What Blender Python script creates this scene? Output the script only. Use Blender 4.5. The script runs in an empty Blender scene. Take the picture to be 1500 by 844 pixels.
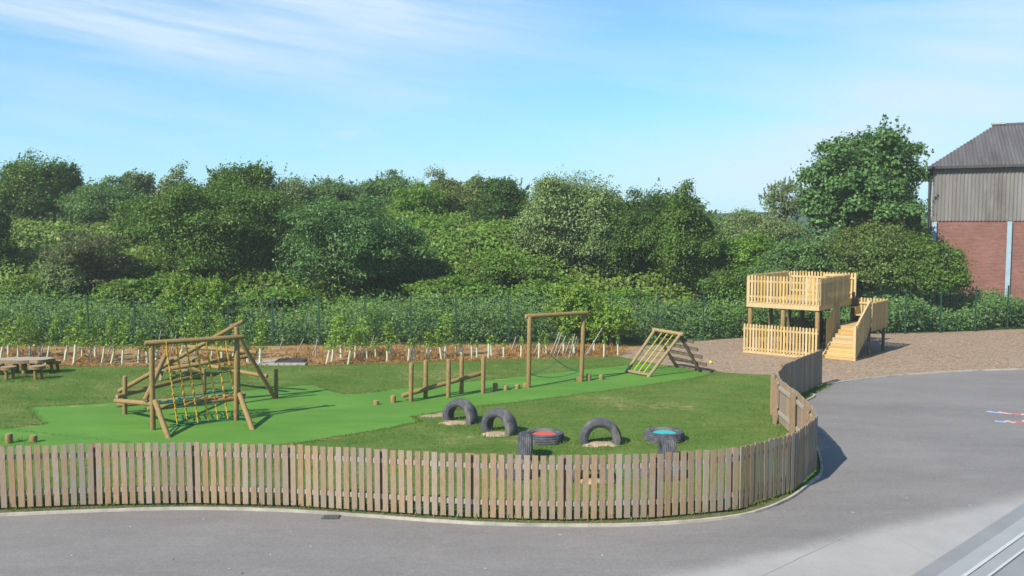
import bpy, bmesh, math, random
import numpy as np
from mathutils import Vector, Matrix

R = math.radians
HAZE = 0.0007
random.seed(7)
rng = np.random.default_rng(11)
SC = bpy.context.scene
COL = SC.collection

# ------------------------------------------------------------------ camera
H, F, PITCH = 5.0, 1300.0, R(4.05)
cd = bpy.data.cameras.new('camera')
cam = bpy.data.objects.new('camera', cd)
COL.objects.link(cam)
cam.location = (0, 0, H)
cam.rotation_euler = (R(90) - PITCH, 0, 0)
cd.sensor_width = 36
cd.lens = 36 * F / 1500
cd.clip_end = 8000
SC.camera = cam


def ray(px, py):
    a, v = (px - 750) / F, -(py - 422) / F
    return Vector((a, math.cos(PITCH) + v * math.sin(PITCH), -math.sin(PITCH) + v * math.cos(PITCH)))


def P(px, py, z=0.0):
    """ground point (height z) seen at a photograph pixel"""
    d = ray(px, py)
    t = (z - H) / d.z
    return Vector((d.x * t, d.y * t, z))


def D(px, py, Y):
    """point at depth Y seen at a photograph pixel"""
    d = ray(px, py)
    t = Y / d.y
    return Vector((d.x * t, Y, H + d.z * t))


def sstep(a, b, x):
    t = min(1, max(0, (x - a) / (b - a)))
    return t * t * (3 - 2 * t)


# ------------------------------------------------------------------ materials
def new_mat(name):
    m = bpy.data.materials.new(name)
    m.use_nodes = True
    nt = m.node_tree
    for n in list(nt.nodes):
        nt.nodes.remove(n)
    out = nt.nodes.new('ShaderNodeOutputMaterial')
    return m, nt, out


def N(nt, typ, **kw):
    n = nt.nodes.new(typ)
    for k, v in kw.items():
        setattr(n, k, v)
    return n


def mathn(nt, op, a, b=None, clamp=False):
    n = N(nt, 'ShaderNodeMath', operation=op)
    n.use_clamp = clamp
    for i, v in enumerate((a, b)):
        if v is None:
            continue
        if isinstance(v, (int, float)):
            n.inputs[i].default_value = v
        else:
            nt.links.new(v, n.inputs[i])
    return n.outputs[0]


def mixc(nt, fac, a, b, mode='MIX'):
    n = N(nt, 'ShaderNodeMix', data_type='RGBA', blend_type=mode)
    n.clamp_factor = True
    if isinstance(fac, (int, float)):
        n.inputs[0].default_value = fac
    else:
        nt.links.new(fac, n.inputs[0])
    for s, v in ((6, a), (7, b)):
        if isinstance(v, tuple):
            n.inputs[s].default_value = (*v[:3], 1)
        else:
            nt.links.new(v, n.inputs[s])
    return n.outputs[2]


def coords(nt, scale=(1, 1, 1), rot=(0, 0, 0), kind='Object'):
    tc = N(nt, 'ShaderNodeTexCoord')
    mp = N(nt, 'ShaderNodeMapping')
    mp.inputs['Scale'].default_value = scale
    mp.inputs['Rotation'].default_value = rot
    nt.links.new(tc.outputs[kind], mp.inputs[0])
    return mp.outputs[0]


def noise(nt, vec, scale, detail=4, rough=0.55, lo=0.3, hi=0.7):
    n = N(nt, 'ShaderNodeTexNoise')
    n.inputs['Scale'].default_value = scale
    n.inputs['Detail'].default_value = detail
    n.inputs['Roughness'].default_value = rough
    nt.links.new(vec, n.inputs['Vector'])
    r = N(nt, 'ShaderNodeMapRange')
    r.inputs[1].default_value, r.inputs[2].default_value = lo, hi
    nt.links.new(n.outputs[0], r.inputs[0])
    return r.outputs[0]


def finish(nt, out, col, rough=0.8, spec=0.3, bump=None, bump_s=0.3, bump_d=0.02):
    b = N(nt, 'ShaderNodeBsdfPrincipled')
    if isinstance(col, tuple):
        b.inputs['Base Color'].default_value = (*col[:3], 1)
    else:
        nt.links.new(col, b.inputs['Base Color'])
    b.inputs['Roughness'].default_value = rough
    b.inputs['Specular IOR Level'].default_value = spec
    if bump is not None:
        bn = N(nt, 'ShaderNodeBump')
        bn.inputs['Strength'].default_value = bump_s
        bn.inputs['Distance'].default_value = bump_d
        nt.links.new(bump, bn.inputs['Height'])
        nt.links.new(bn.outputs[0], b.inputs['Normal'])
    nt.links.new(b.outputs[0], out.inputs[0])
    return b


def mottled(name, c1, c2, scale=8, rough=0.8, stretch=(1, 1, 1), island=0.0, c3=None, scale3=1.0, bump_s=0.3, spec=0.25, fine=None, bump_d=0.01):
    m, nt, out = new_mat(name)
    v = coords(nt, stretch)
    n1 = noise(nt, v, scale, 6, 0.65)
    col = mixc(nt, n1, c1, c2)
    if c3:
        v3 = coords(nt)
        n3 = noise(nt, v3, scale3, 4, 0.6, 0.48, 0.66)
        col = mixc(nt, n3, col, c3)
    if fine:
        nf = noise(nt, coords(nt), fine, 3, 0.7, 0.25, 0.75)
        col = mixc(nt, 0.45, col, mixc(nt, nf, (0.35, 0.35, 0.35), (1.6, 1.6, 1.6)), 'MULTIPLY')
    if island:
        g = N(nt, 'ShaderNodeNewGeometry')
        f = N(nt, 'ShaderNodeMapRange')
        f.inputs[3].default_value, f.inputs[4].default_value = 1 - island, 1 + island
        nt.links.new(g.outputs['Random Per Island'], f.inputs[0])
        hs = N(nt, 'ShaderNodeHueSaturation')
        nt.links.new(f.outputs[0], hs.inputs['Value'])
        s = mathn(nt, 'FRACT', mathn(nt, 'MULTIPLY', g.outputs['Random Per Island'], 7.3))
        sr = N(nt, 'ShaderNodeMapRange')
        sr.inputs[3].default_value, sr.inputs[4].default_value = 0.82, 1.2
        nt.links.new(s, sr.inputs[0])
        nt.links.new(sr.outputs[0], hs.inputs['Saturation'])
        nt.links.new(col, hs.inputs['Color'])
        col = hs.outputs[0]
    finish(nt, out, col, rough, spec, n1, bump_s, bump_d)
    return m


def leaf_mat(name, dark, light, transl=0.28, tint=None, rough=0.5):
    if 'grass' not in name and 'blades' not in name:
        k = (1.34, 1.36, 0.92)
        dark, light = tuple(a * b for a, b in zip(dark, k)), tuple(a * b for a, b in zip(light, k))
        tint = tint and tuple(a * b for a, b in zip(tint, k))
    m, nt, out = new_mat(name)
    g = N(nt, 'ShaderNodeNewGeometry')
    col = mixc(nt, g.outputs['Random Per Island'], dark, light)
    n1 = noise(nt, coords(nt), 0.9, 3, 0.6, 0.35, 0.65)
    if tint:
        col = mixc(nt, mathn(nt, 'MULTIPLY', n1, 0.75), col, tint)
    b = finish(nt, out, col, rough, 0.28)
    tr = N(nt, 'ShaderNodeBsdfTranslucent')
    nt.links.new(mixc(nt, 1.0, col, (1.25, 1.2, 0.6), 'MULTIPLY'), tr.inputs[0])
    mx = N(nt, 'ShaderNodeMixShader')
    mx.inputs[0].default_value = transl
    nt.links.new(b.outputs[0], mx.inputs[1])
    nt.links.new(tr.outputs[0], mx.inputs[2])
    nt.links.new(mx.outputs[0], out.inputs[0])
    return m


M = {}
M['picket'] = mottled('weathered_picket_wood', (0.205, 0.140, 0.092), (0.335, 0.245, 0.165), 6, 0.85, (14, 14, 1.2), 0.13, (0.25, 0.215, 0.18), 2.0)
M['rail'] = mottled('pale_rail_wood', (0.252, 0.21, 0.161), (0.364, 0.315, 0.252), 6, 0.85, (3, 3, 10), 0.1)
M['fpost'] = mottled('tan_post_wood', (0.182, 0.119, 0.07), (0.28, 0.189, 0.1155), 6, 0.85, (12, 12, 1.2), 0.12)
M['log'] = mottled('treated_log', (0.165, 0.105, 0.045), (0.285, 0.195, 0.085), 5, 0.8, (5, 5, 2), 0.12)
M['logend'] = mottled('cut_log_end', (0.234, 0.169, 0.0975), (0.325, 0.247, 0.156), 20, 0.9)
M['pine'] = mottled('new_yellow_pine', (0.375, 0.255, 0.112), (0.515, 0.370, 0.180), 5, 0.75, (9, 9, 1.5), 0.14)
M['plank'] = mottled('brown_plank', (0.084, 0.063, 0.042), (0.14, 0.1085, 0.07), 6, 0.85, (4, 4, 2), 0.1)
M['aframe'] = mottled('a_frame_timber', (0.196, 0.14, 0.07), (0.308, 0.224, 0.119), 6, 0.8, (6, 6, 2), 0.1)
M['rope_y'] = mottled('yellow_rope', (0.496, 0.32, 0.024), (0.6, 0.44, 0.056), 40, 0.7)
M['rope_o'] = mottled('orange_rope_joint', (0.48, 0.184, 0.024), (0.56, 0.24, 0.04), 40, 0.7)
M['rope_g'] = mottled('teal_rope', (0.01, 0.095, 0.07), (0.025, 0.18, 0.13), 40, 0.7)
M['rope_p'] = mottled('pale_rope', (0.4, 0.5, 0.5), (0.55, 0.62, 0.62), 40, 0.7)
M['tyre'] = mottled('weathered_rubber', (0.0396, 0.0432, 0.054), (0.0936, 0.0972, 0.108), 6, 0.75, (1, 1, 1), 0, (0.144, 0.1332, 0.1188), 3.0)
M['red'] = mottled('red_rubber', (0.42, 0.075, 0.05), (0.52, 0.11, 0.08), 12, 0.8)
M['teal'] = mottled('teal_rubber', (0.02, 0.34, 0.36), (0.04, 0.44, 0.45), 12, 0.8)
M['sand'] = mottled('sand', (0.27, 0.20, 0.125), (0.40, 0.31, 0.21), 9, 0.95, fine=60)
M['dryearth'] = mottled('dry_bare_earth', (0.20, 0.16, 0.07), (0.30, 0.24, 0.125), 9, 0.95, fine=60)
M['litter'] = mottled('dry_leaf_litter', (0.25, 0.22, 0.17), (0.5, 0.48, 0.42), 9, 0.9, island=.3)
M['concrete'] = mottled('pale_concrete', (0.2835, 0.2632, 0.2295), (0.3915, 0.3712, 0.3375), 5, 0.9, fine=40)
M['iron'] = mottled('dark_iron', (0.03, 0.03, 0.035), (0.07, 0.07, 0.075), 10, 0.6)
M['guard'] = mottled('pale_tree_guard', (0.40, 0.42, 0.30), (0.52, 0.54, 0.41), 8, 0.7, island=0.1)
M['stake'] = mottled('grey_stake', (0.21, 0.189, 0.161), (0.322, 0.301, 0.266), 8, 0.85, island=0.1)
M['gpost'] = mottled('green_steel', (0.012, 0.045, 0.028), (0.02, 0.065, 0.042), 6, 0.6)
M['bark'] = mottled('bark', (0.06, 0.045, 0.035), (0.14, 0.11, 0.08), 9, 0.95, (4, 4, 1))
M['blue'] = mottled('blue_steel_paint', (0.22, 0.31, 0.38), (0.29, 0.38, 0.45), 3, 0.6)
M['alu'] = mottled('grey_aluminium', (0.20, 0.198, 0.196), (0.25, 0.248, 0.245), 2, 0.55, spec=0.4)
M['alu_l'] = mottled('bright_aluminium', (0.42, 0.415, 0.41), (0.50, 0.495, 0.49), 2, 0.5, spec=0.4)
M['yellow'] = mottled('yellow_plastic', (0.7, 0.55, 0.02), (0.75, 0.6, 0.03), 8, 0.5)
M['white'] = mottled('white_paint', (0.65, 0.65, 0.63), (0.78, 0.78, 0.76), 8, 0.6)

LF = {
    'mid': leaf_mat('leaf_mid_green', (0.040, 0.090, 0.016), (0.115, 0.195, 0.045), tint=(0.055, 0.100, 0.030)),
    'fresh': leaf_mat('leaf_fresh_green', (0.065, 0.145, 0.022), (0.165, 0.285, 0.055), 0.32, tint=(0.08, 0.15, 0.035)),
    'bright': leaf_mat('leaf_bright_green', (0.045, 0.118, 0.016), (0.122, 0.240, 0.042), 0.28, tint=(0.085, 0.10, 0.035)),
    'dark': leaf_mat('leaf_dark_green', (0.026, 0.068, 0.018), (0.080, 0.150, 0.042), tint=(0.035, 0.075, 0.026)),
    'silver': leaf_mat('leaf_silver_green', (0.085, 0.130, 0.060), (0.24, 0.31, 0.175), 0.2, tint=(0.08, 0.135, 0.06)),
    'grey': leaf_mat('leaf_grey_green', (0.080, 0.120, 0.058), (0.185, 0.245, 0.135), 0.2, tint=(0.09, 0.13, 0.065)),
    'olive': leaf_mat('leaf_olive', (0.075, 0.115, 0.038), (0.165, 0.215, 0.078), 0.25, tint=(0.11, 0.125, 0.055)),
    'hawthorn': leaf_mat('leaf_dull_brown_green', (0.046, 0.070, 0.032), (0.115, 0.145, 0.072), 0.2, tint=(0.078, 0.082, 0.052)),
    'syc': leaf_mat('leaf_sycamore', (0.035, 0.090, 0.036), (0.115, 0.205, 0.085), 0.25, tint=(0.05, 0.11, 0.045)),
    'rust': leaf_mat('leaf_green_with_brown_tips', (0.042, 0.095, 0.026), (0.112, 0.185, 0.056), 0.25, tint=(0.095, 0.098, 0.044)),
    'nettle': leaf_mat('leaf_nettle', (0.045, 0.100, 0.038), (0.120, 0.200, 0.085), 0.26, tint=(0.065, 0.12, 0.056)),
    'bramble': leaf_mat('leaf_bramble', (0.055, 0.118, 0.020), (0.145, 0.235, 0.052), 0.28, tint=(0.105, 0.125, 0.042)),
    'sap': leaf_mat('leaf_sapling', (0.085, 0.165, 0.030), (0.24, 0.36, 0.095), 0.32, tint=(0.12, 0.18, 0.04)),
    'dry': leaf_mat('dry_grass_blades', (0.19, 0.095, 0.025), (0.46, 0.27, 0.085), 0.2, tint=(0.25, 0.135, 0.05)),
    'blade': leaf_mat('grass_blades', (0.06, 0.10, 0.02), (0.15, 0.19, 0.05), 0.25, tint=(0.19, 0.18, 0.07)),
    'lawnblade': leaf_mat('lawn_blades', (0.070, 0.140, 0.020), (0.150, 0.240, 0.048), 0.25, tint=(0.15, 0.185, 0.05)),
}


def lawn_mat():
    m, nt, out = new_mat('mown_grass')
    v = coords(nt)
    a = noise(nt, v, 0.45, 5, 0.6, 0.35, 0.65)
    col = mixc(nt, a, (0.070, 0.140, 0.022), (0.125, 0.192, 0.042))
    b = noise(nt, coords(nt, (0.5, 1.5, 1)), 1.1, 6, 0.7, 0.50, 0.72)
    col = mixc(nt, mathn(nt, 'MULTIPLY', b, 0.65), col, (0.21, 0.205, 0.075))
    c = noise(nt, v, 0.23, 4, 0.6, 0.56, 0.66)
    c2 = noise(nt, coords(nt, (1, 2, 1)), 2.4, 5, 0.75, 0.45, 0.60)
    col = mixc(nt, mathn(nt, 'MULTIPLY', mathn(nt, 'MULTIPLY', c, c2), 0.8), col, (0.33, 0.27, 0.13))
    d = noise(nt, coords(nt, (1, 1.6, 1)), 5.5, 4, 0.8, 0.3, 0.7)
    col = mixc(nt, 0.55, col, mixc(nt, d, (0.55, 0.6, 0.55), (1.45, 1.4, 1.4)), 'MULTIPLY')
    f = noise(nt, v, 22, 3, 0.8, 0.3, 0.7)
    col = mixc(nt, 0.6, col, mixc(nt, f, (0.4, 0.42, 0.4), (1.55, 1.5, 1.5)), 'MULTIPLY')
    finish(nt, out, col, 0.9, 0.12, f, 0.6, 0.03)
    return m


def turf_mat():
    m, nt, out = new_mat('artificial_turf')
    v = coords(nt)
    a = noise(nt, coords(nt, (0.5, 1.2, 1), (0, 0, 0.4)), 0.9, 5, 0.6)
    col = mixc(nt, a, (0.070, 0.186, 0.018), (0.116, 0.256, 0.032))
    w = noise(nt, v, 2.2, 6, 0.75, 0.58, 0.80)
    col = mixc(nt, mathn(nt, 'MULTIPLY', w, 0.45), col, (0.17, 0.26, 0.085))
    lf = noise(nt, coords(nt, (1, 1.5, 1), (0, 0, -0.5)), 0.28, 4, 0.6, 0.35, 0.65)
    col = mixc(nt, mathn(nt, 'MULTIPLY', lf, 0.35), col, (0.070, 0.160, 0.028))
    f = noise(nt, v, 45, 3, 0.8, 0.25, 0.75)
    col = mixc(nt, 0.4, col, mixc(nt, f, (0.5, 0.5, 0.5), (1.4, 1.4, 1.4)), 'MULTIPLY')
    finish(nt, out, col, 0.75, 0.25, f, 0.5, 0.012)
    return m


def tarmac_col(nt):
    v = coords(nt)
    a = noise(nt, coords(nt, (0.5, 1, 1), (0, 0, 0.5)), 0.35, 6, 0.65, 0.3, 0.7)
    col = mixc(nt, a, (0.148, 0.137, 0.133), (0.208, 0.193, 0.187))
    s = noise(nt, v, 2.2, 6, 0.75, 0.56, 0.75)
    col = mixc(nt, mathn(nt, 'MULTIPLY', s, 0.4), col, (0.25, 0.236, 0.228))
    d = noise(nt, v, 0.8, 5, 0.7, 0.60, 0.72)
    col = mixc(nt, mathn(nt, 'MULTIPLY', d, 0.35), col, (0.125, 0.122, 0.13))
    g1 = noise(nt, coords(nt, (0.35, 1.4, 1), (0, 0, 0.25)), 1.6, 5, 0.7, 0.42, 0.62)
    col = mixc(nt, mathn(nt, 'MULTIPLY', g1, 0.25), col, (0.235, 0.218, 0.207))
    f = noise(nt, v, 24, 4, 0.85, 0.25, 0.75)
    col = mixc(nt, 0.65, col, mixc(nt, f, (0.6, 0.6, 0.6), (1.45, 1.45, 1.45)), 'MULTIPLY')
    sp = N(nt, 'ShaderNodeTexVoronoi')
    sp.inputs['Scale'].default_value = 1.1
    nt.links.new(v, sp.inputs['Vector'])
    dot = mathn(nt, 'LESS_THAN', sp.outputs['Distance'], 0.035)
    col = mixc(nt, mathn(nt, 'MULTIPLY', dot, 0.5), col, (0.4, 0.4, 0.39))
    return col, f


def tarmac_mat():
    m, nt, out = new_mat('worn_tarmac')
    col, f = tarmac_col(nt)
    finish(nt, out, col, 0.8, 0.35, f, 0.4, 0.008)
    return m


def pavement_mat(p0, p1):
    """pale trowelled concrete with a penumbra-like soft far edge painted in as a fade to tarmac"""
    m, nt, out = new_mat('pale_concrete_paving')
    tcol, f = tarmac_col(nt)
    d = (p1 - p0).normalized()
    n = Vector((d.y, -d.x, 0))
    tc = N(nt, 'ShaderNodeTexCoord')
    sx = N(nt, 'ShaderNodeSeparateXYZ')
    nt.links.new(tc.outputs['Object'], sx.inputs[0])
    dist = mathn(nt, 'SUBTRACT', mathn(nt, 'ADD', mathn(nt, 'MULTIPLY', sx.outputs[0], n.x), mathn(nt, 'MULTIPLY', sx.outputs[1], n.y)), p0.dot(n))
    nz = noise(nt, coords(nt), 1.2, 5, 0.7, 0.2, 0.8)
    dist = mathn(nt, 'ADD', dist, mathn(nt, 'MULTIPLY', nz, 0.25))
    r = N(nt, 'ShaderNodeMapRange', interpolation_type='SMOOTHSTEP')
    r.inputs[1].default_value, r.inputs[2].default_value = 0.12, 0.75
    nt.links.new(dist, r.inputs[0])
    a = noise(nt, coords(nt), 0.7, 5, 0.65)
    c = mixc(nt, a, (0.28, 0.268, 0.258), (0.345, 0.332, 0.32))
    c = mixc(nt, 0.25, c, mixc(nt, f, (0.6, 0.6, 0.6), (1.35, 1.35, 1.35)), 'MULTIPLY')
    col = mixc(nt, r.outputs[0], tcol, c)  # penumbra-like soft edge, put into the colour
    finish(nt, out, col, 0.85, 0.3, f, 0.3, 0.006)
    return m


def chips_mat():
    m, nt, out = new_mat('bark_chips')
    v = coords(nt, (1, 1.4, 1))
    vo = N(nt, 'ShaderNodeTexVoronoi')
    vo.inputs['Scale'].default_value = 17
    nt.links.new(v, vo.inputs['Vector'])
    bw = N(nt, 'ShaderNodeSeparateColor')
    nt.links.new(vo.outputs['Color'], bw.inputs[0])
    col = mixc(nt, bw.outputs[0], (0.130, 0.085, 0.052), (0.45, 0.335, 0.235))
    a = noise(nt, coords(nt), 0.5, 5, 0.65)
    col = mixc(nt, mathn(nt, 'MULTIPLY', a, 0.5), col, (0.285, 0.225, 0.178))
    w = noise(nt, coords(nt, (0.6, 1.6, 1), (0, 0, 0.3)), 0.8, 5, 0.7, 0.5, 0.75)
    col = mixc(nt, mathn(nt, 'MULTIPLY', w, 0.3), col, (0.36, 0.27, 0.17))
    finish(nt, out, col, 0.95, 0.1, bw.outputs[0], 0.9, 0.05)
    return m


def brick_mat():
    m, nt, out = new_mat('red_brick')
    tc = N(nt, 'ShaderNodeTexCoord')
    br = N(nt, 'ShaderNodeTexBrick')
    br.inputs['Scale'].default_value = 1.0
    br.inputs['Brick Width'].default_value = 0.225
    br.inputs['Row Height'].default_value = 0.075
    br.inputs['Mortar Size'].default_value = 0.010
    br.inputs['Color1'].default_value = (0.165, 0.056, 0.040, 1)
    br.inputs['Color2'].default_value = (0.24, 0.095, 0.070, 1)
    br.inputs['Mortar'].default_value = (0.20, 0.155, 0.14, 1)
    nt.links.new(tc.outputs['UV'], br.inputs['Vector'])
    n1 = noise(nt, coords(nt, kind='UV'), 0.9, 6, 0.7, 0.4, 0.65)
    col = mixc(nt, mathn(nt, 'MULTIPLY', n1, 0.55), br.outputs[0], (0.125, 0.06, 0.048))
    n2 = noise(nt, coords(nt, (1, 3, 1), kind='UV'), 0.7, 5, 0.7, 0.55, 0.75)
    col = mixc(nt, mathn(nt, 'MULTIPLY', n2, 0.5), col, (0.26, 0.18, 0.145))
    finish(nt, out, col, 0.9, 0.2, br.outputs[1], -0.3, 0.01)
    return m


def sheet_mat(name, c1, c2, stain, vertical=True):
    m, nt, out = new_mat(name)
    n1 = noise(nt, coords(nt, (2.0, 0.16, 1), kind='UV'), 1.0, 6, 0.65, 0.35, 0.68)
    col = mixc(nt, n1, c1, c2)
    n2 = noise(nt, coords(nt, (0.4, 0.12, 1), kind='UV'), 1.3, 5, 0.7, 0.5, 0.66)
    col = mixc(nt, mathn(nt, 'MULTIPLY', n2, 0.7), col, stain)
    n3 = noise(nt, coords(nt, kind='UV'), 7.0, 6, 0.8, 0.5, 0.72)
    col = mixc(nt, mathn(nt, 'MULTIPLY', n3, 0.3), col, (0.2, 0.2, 0.19))
    finish(nt, out, col, 0.9, 0.2)
    return m


M['lawn'] = lawn_mat()
M['turf'] = turf_mat()
M['tarmac'] = tarmac_mat()
M['chips'] = chips_mat()
M['brick'] = brick_mat()
M['cladding'] = sheet_mat('asbestos_cladding', (0.128, 0.120, 0.112), (0.205, 0.196, 0.184), (0.070, 0.056, 0.047))
M['roofing'] = sheet_mat('asbestos_roof', (0.072, 0.066, 0.070), (0.118, 0.112, 0.116), (0.046, 0.041, 0.042))
M['soil'] = mottled('bed_soil', (0.22, 0.125, 0.05), (0.40, 0.25, 0.11), 2.5, 0.95, c3=(0.14, 0.09, 0.05), scale3=1.2, fine=25)
M['earth'] = mottled('rough_grass', (0.035, 0.070, 0.016), (0.075, 0.125, 0.028), 0.8, 0.95, c3=(0.08, 0.085, 0.03), scale3=0.4, fine=9)
M['hill'] = mottled('distant_hill', (0.03, 0.055, 0.04), (0.05, 0.08, 0.055), 0.01, 0.95)


# ------------------------------------------------------------------ mesh building
def tag(o, label=None, cat=None, group=None, kind=None):
    if label:
        o['label'] = label
    if cat:
        o['category'] = cat
    if group:
        o['group'] = group
    if kind:
        o['kind'] = kind
    return o


def thing(name, loc, label, cat, group=None):
    o = bpy.data.objects.new(name, None)
    COL.objects.link(o)
    o.location = loc
    o.empty_display_size = 0.1
    return tag(o, label, cat, group)


def world_off(o):
    v = Vector((0, 0, 0))
    while o is not None:
        v += o.location
        o = o.parent
    return v


class MB:
    def __init__(s):
        s.v, s.f, s.m, s.uv = [], [], [], None

    def add(s, vs, fs, mi=0):
        k = len(s.v)
        s.v += [tuple(p) for p in vs]
        s.f += [tuple(i + k for i in f) for f in fs]
        s.m += [mi] * len(fs)

    def box(s, c, size, ax=None, mi=0):
        """ax: (x axis, y axis, z axis) unit vectors"""
        ax = ax or (Vector((1, 0, 0)), Vector((0, 1, 0)), Vector((0, 0, 1)))
        c = Vector(c)
        vs = []
        for i in (-.5, .5):
            for j in (-.5, .5):
                for k in (-.5, .5):
                    vs.append(c + ax[0] * size[0] * i + ax[1] * size[1] * j + ax[2] * size[2] * k)
        s.add(vs, [(0, 1, 3, 2), (4, 6, 7, 5), (0, 4, 5, 1), (2, 3, 7, 6), (0, 2, 6, 4), (1, 5, 7, 3)], mi)

    def bar(s, a, b, w, h, up=(0, 0, 1), mi=0):
        a, b = Vector(a), Vector(b)
        z = (b - a).normalized()
        x = Vector(up).cross(z)
        if x.length < 1e-3:
            x = Vector((1, 0, 0)).cross(z)
        x.normalize()
        y = z.cross(x)
        s.box((a + b) / 2, (w, h, (b - a).length), (x, y, z), mi)

    def log(s, a, b, r, seg=12, jit=0.04, chamfer=True, r1=None, end=1):
        a, b = Vector(a), Vector(b)
        r1 = r1 or r
        z = (b - a).normalized()
        x = Vector((0, 0, 1)).cross(z)
        if x.length < 1e-3:
            x = Vector((1, 0, 0))
        x.normalize()
        y = z.cross(x)
        L = (b - a).length
        ts = [0, min(.3, .02 / L), .33, .66, 1 - min(.3, .02 / L), 1]
        rr = [r * .86, r, r, r1, r1, r1 * .86]
        k0 = len(s.v)
        vs = []
        for t, q in zip(ts, rr):
            off = Vector((random.uniform(-1, 1), random.uniform(-1, 1), 0)) * r * jit if 0 < t < 1 else Vector((0, 0, 0))
            for i in range(seg):
                an = 2 * math.pi * i / seg
                vs.append(a + z * L * t + x * (math.cos(an) * q + off.x) + y * (math.sin(an) * q + off.y))
        fs = []
        for k in range(len(ts) - 1):
            for i in range(seg):
                j = (i + 1) % seg
                fs.append((k * seg + i, k * seg + j, (k + 1) * seg + j, (k + 1) * seg + i))
        s.add(vs, fs, 0)
        n = len(ts)
        s.f.append(tuple(k0 + i for i in reversed(range(seg))))
        s.f.append(tuple(k0 + (n - 1) * seg + i for i in range(seg)))
        s.m += [end, end]

    def rope(s, pts, r, seg=5, mi=0):
        pts = [Vector(p) for p in pts]
        vs, fs = [], []
        n = len(pts)
        for k, p in enumerate(pts):
            z = (pts[min(k + 1, n - 1)] - pts[max(k - 1, 0)]).normalized()
            x = z.orthogonal().normalized() if abs(z.z) > .9 else Vector((0, 0, 1)).cross(z).normalized()
            y = z.cross(x)
            for i in range(seg):
                an = 2 * math.pi * i / seg
                vs.append(p + x * math.cos(an) * r + y * math.sin(an) * r)
        for k in range(n - 1):
            for i in range(seg):
                j = (i + 1) % seg
                fs.append((k * seg + i, k * seg + j, (k + 1) * seg + j, (k + 1) * seg + i))
        fs.append(tuple(reversed(range(seg))))
        fs.append(tuple((n - 1) * seg + i for i in range(seg)))
        s.add(vs, fs, mi)

    def taper(s, pts, rs, seg=7, mi=0):
        pts = [Vector(p) for p in pts]
        vs, fs = [], []
        n = len(pts)
        for k, p in enumerate(pts):
            z = (pts[min(k + 1, n - 1)] - pts[max(k - 1, 0)]).normalized()
            x = z.orthogonal().normalized()
            y = z.cross(x)
            for i in range(seg):
                an = 2 * math.pi * i / seg
                vs.append(p + x * math.cos(an) * rs[k] + y * math.sin(an) * rs[k])
        for k in range(n - 1):
            for i in range(seg):
                j = (i + 1) % seg
                fs.append((k * seg + i, k * seg + j, (k + 1) * seg + j, (k + 1) * seg + i))
        s.add(vs, fs, mi)

    def ngon(s, pts, mi=0):
        s.add(pts, [tuple(range(len(pts)))], mi)

    def build(s, name, mats, parent=None, smooth=True, local=False, angle=40):
        off = world_off(parent) if (parent is not None and not local) else Vector((0, 0, 0))
        me = bpy.data.meshes.new(name)
        me.from_pydata([(p[0] - off.x, p[1] - off.y, p[2] - off.z) for p in s.v], [], s.f)
        mats = mats if isinstance(mats, (list, tuple)) else [mats]
        for m in mats:
            me.materials.append(m)
        if len(mats) > 1:
            me.polygons.foreach_set('material_index', [min(i, len(mats) - 1) for i in s.m])
        if s.uv is not None:
            ul = me.uv_layers.new(name='UVMap')
            flat = []
            for poly in me.polygons:
                for vi in poly.vertices:
                    flat += s.uv[vi]
            ul.data.foreach_set('uv', flat)
        if smooth:
            me.polygons.foreach_set('use_smooth', [True] * len(me.polygons))
            me.set_sharp_from_angle(angle=R(angle))
        me.update()
        o = bpy.data.objects.new(name, me)
        COL.objects.link(o)
        if parent is not None:
            o.parent = parent
        return o


def leaf_obj(name, pos, nrm, size, mat, parent=None, aspect=0.6, local=False, tang=None):
    """many small leaf-sized faces: pos (n,3), nrm (n,3), size (n,)"""
    pos = np.asarray(pos, dtype=np.float64)
    n = len(pos)
    nrm = nrm / (np.linalg.norm(nrm, axis=1, keepdims=True) + 1e-9)
    t = tang if tang is not None else rng.normal(size=(n, 3))
    t = t - nrm * np.sum(t * nrm, axis=1, keepdims=True)
    t /= np.linalg.norm(t, axis=1, keepdims=True) + 1e-9
    b = np.cross(nrm, t)
    sz = np.asarray(size)[:, None]
    bend = nrm * sz * 0.18
    v = np.empty((n, 4, 3))
    v[:, 0] = pos - t * sz * .5 - bend
    v[:, 1] = pos + b * sz * .5 * aspect
    v[:, 2] = pos + t * sz * .5 - bend
    v[:, 3] = pos - b * sz * .5 * aspect
    if parent is not None and not local:
        v -= np.array(world_off(parent))
    me = bpy.data.meshes.new(name)
    me.vertices.add(4 * n)
    me.vertices.foreach_set('co', v.reshape(-1))
    me.loops.add(4 * n)
    me.loops.foreach_set('vertex_index', np.arange(4 * n, dtype=np.int32))
    me.polygons.add(n)
    me.polygons.foreach_set('loop_start', np.arange(0, 4 * n, 4, dtype=np.int32))
    me.materials.append(mat)
    me.update(calc_edges=True)
    me.validate()
    o = bpy.data.objects.new(name, me)
    COL.objects.link(o)
    if parent is not None:
        o.parent = parent
    return o


def unit(n):
    a = rng.normal(size=(n, 3))
    return a / np.linalg.norm(a, axis=1, keepdims=True)


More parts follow.
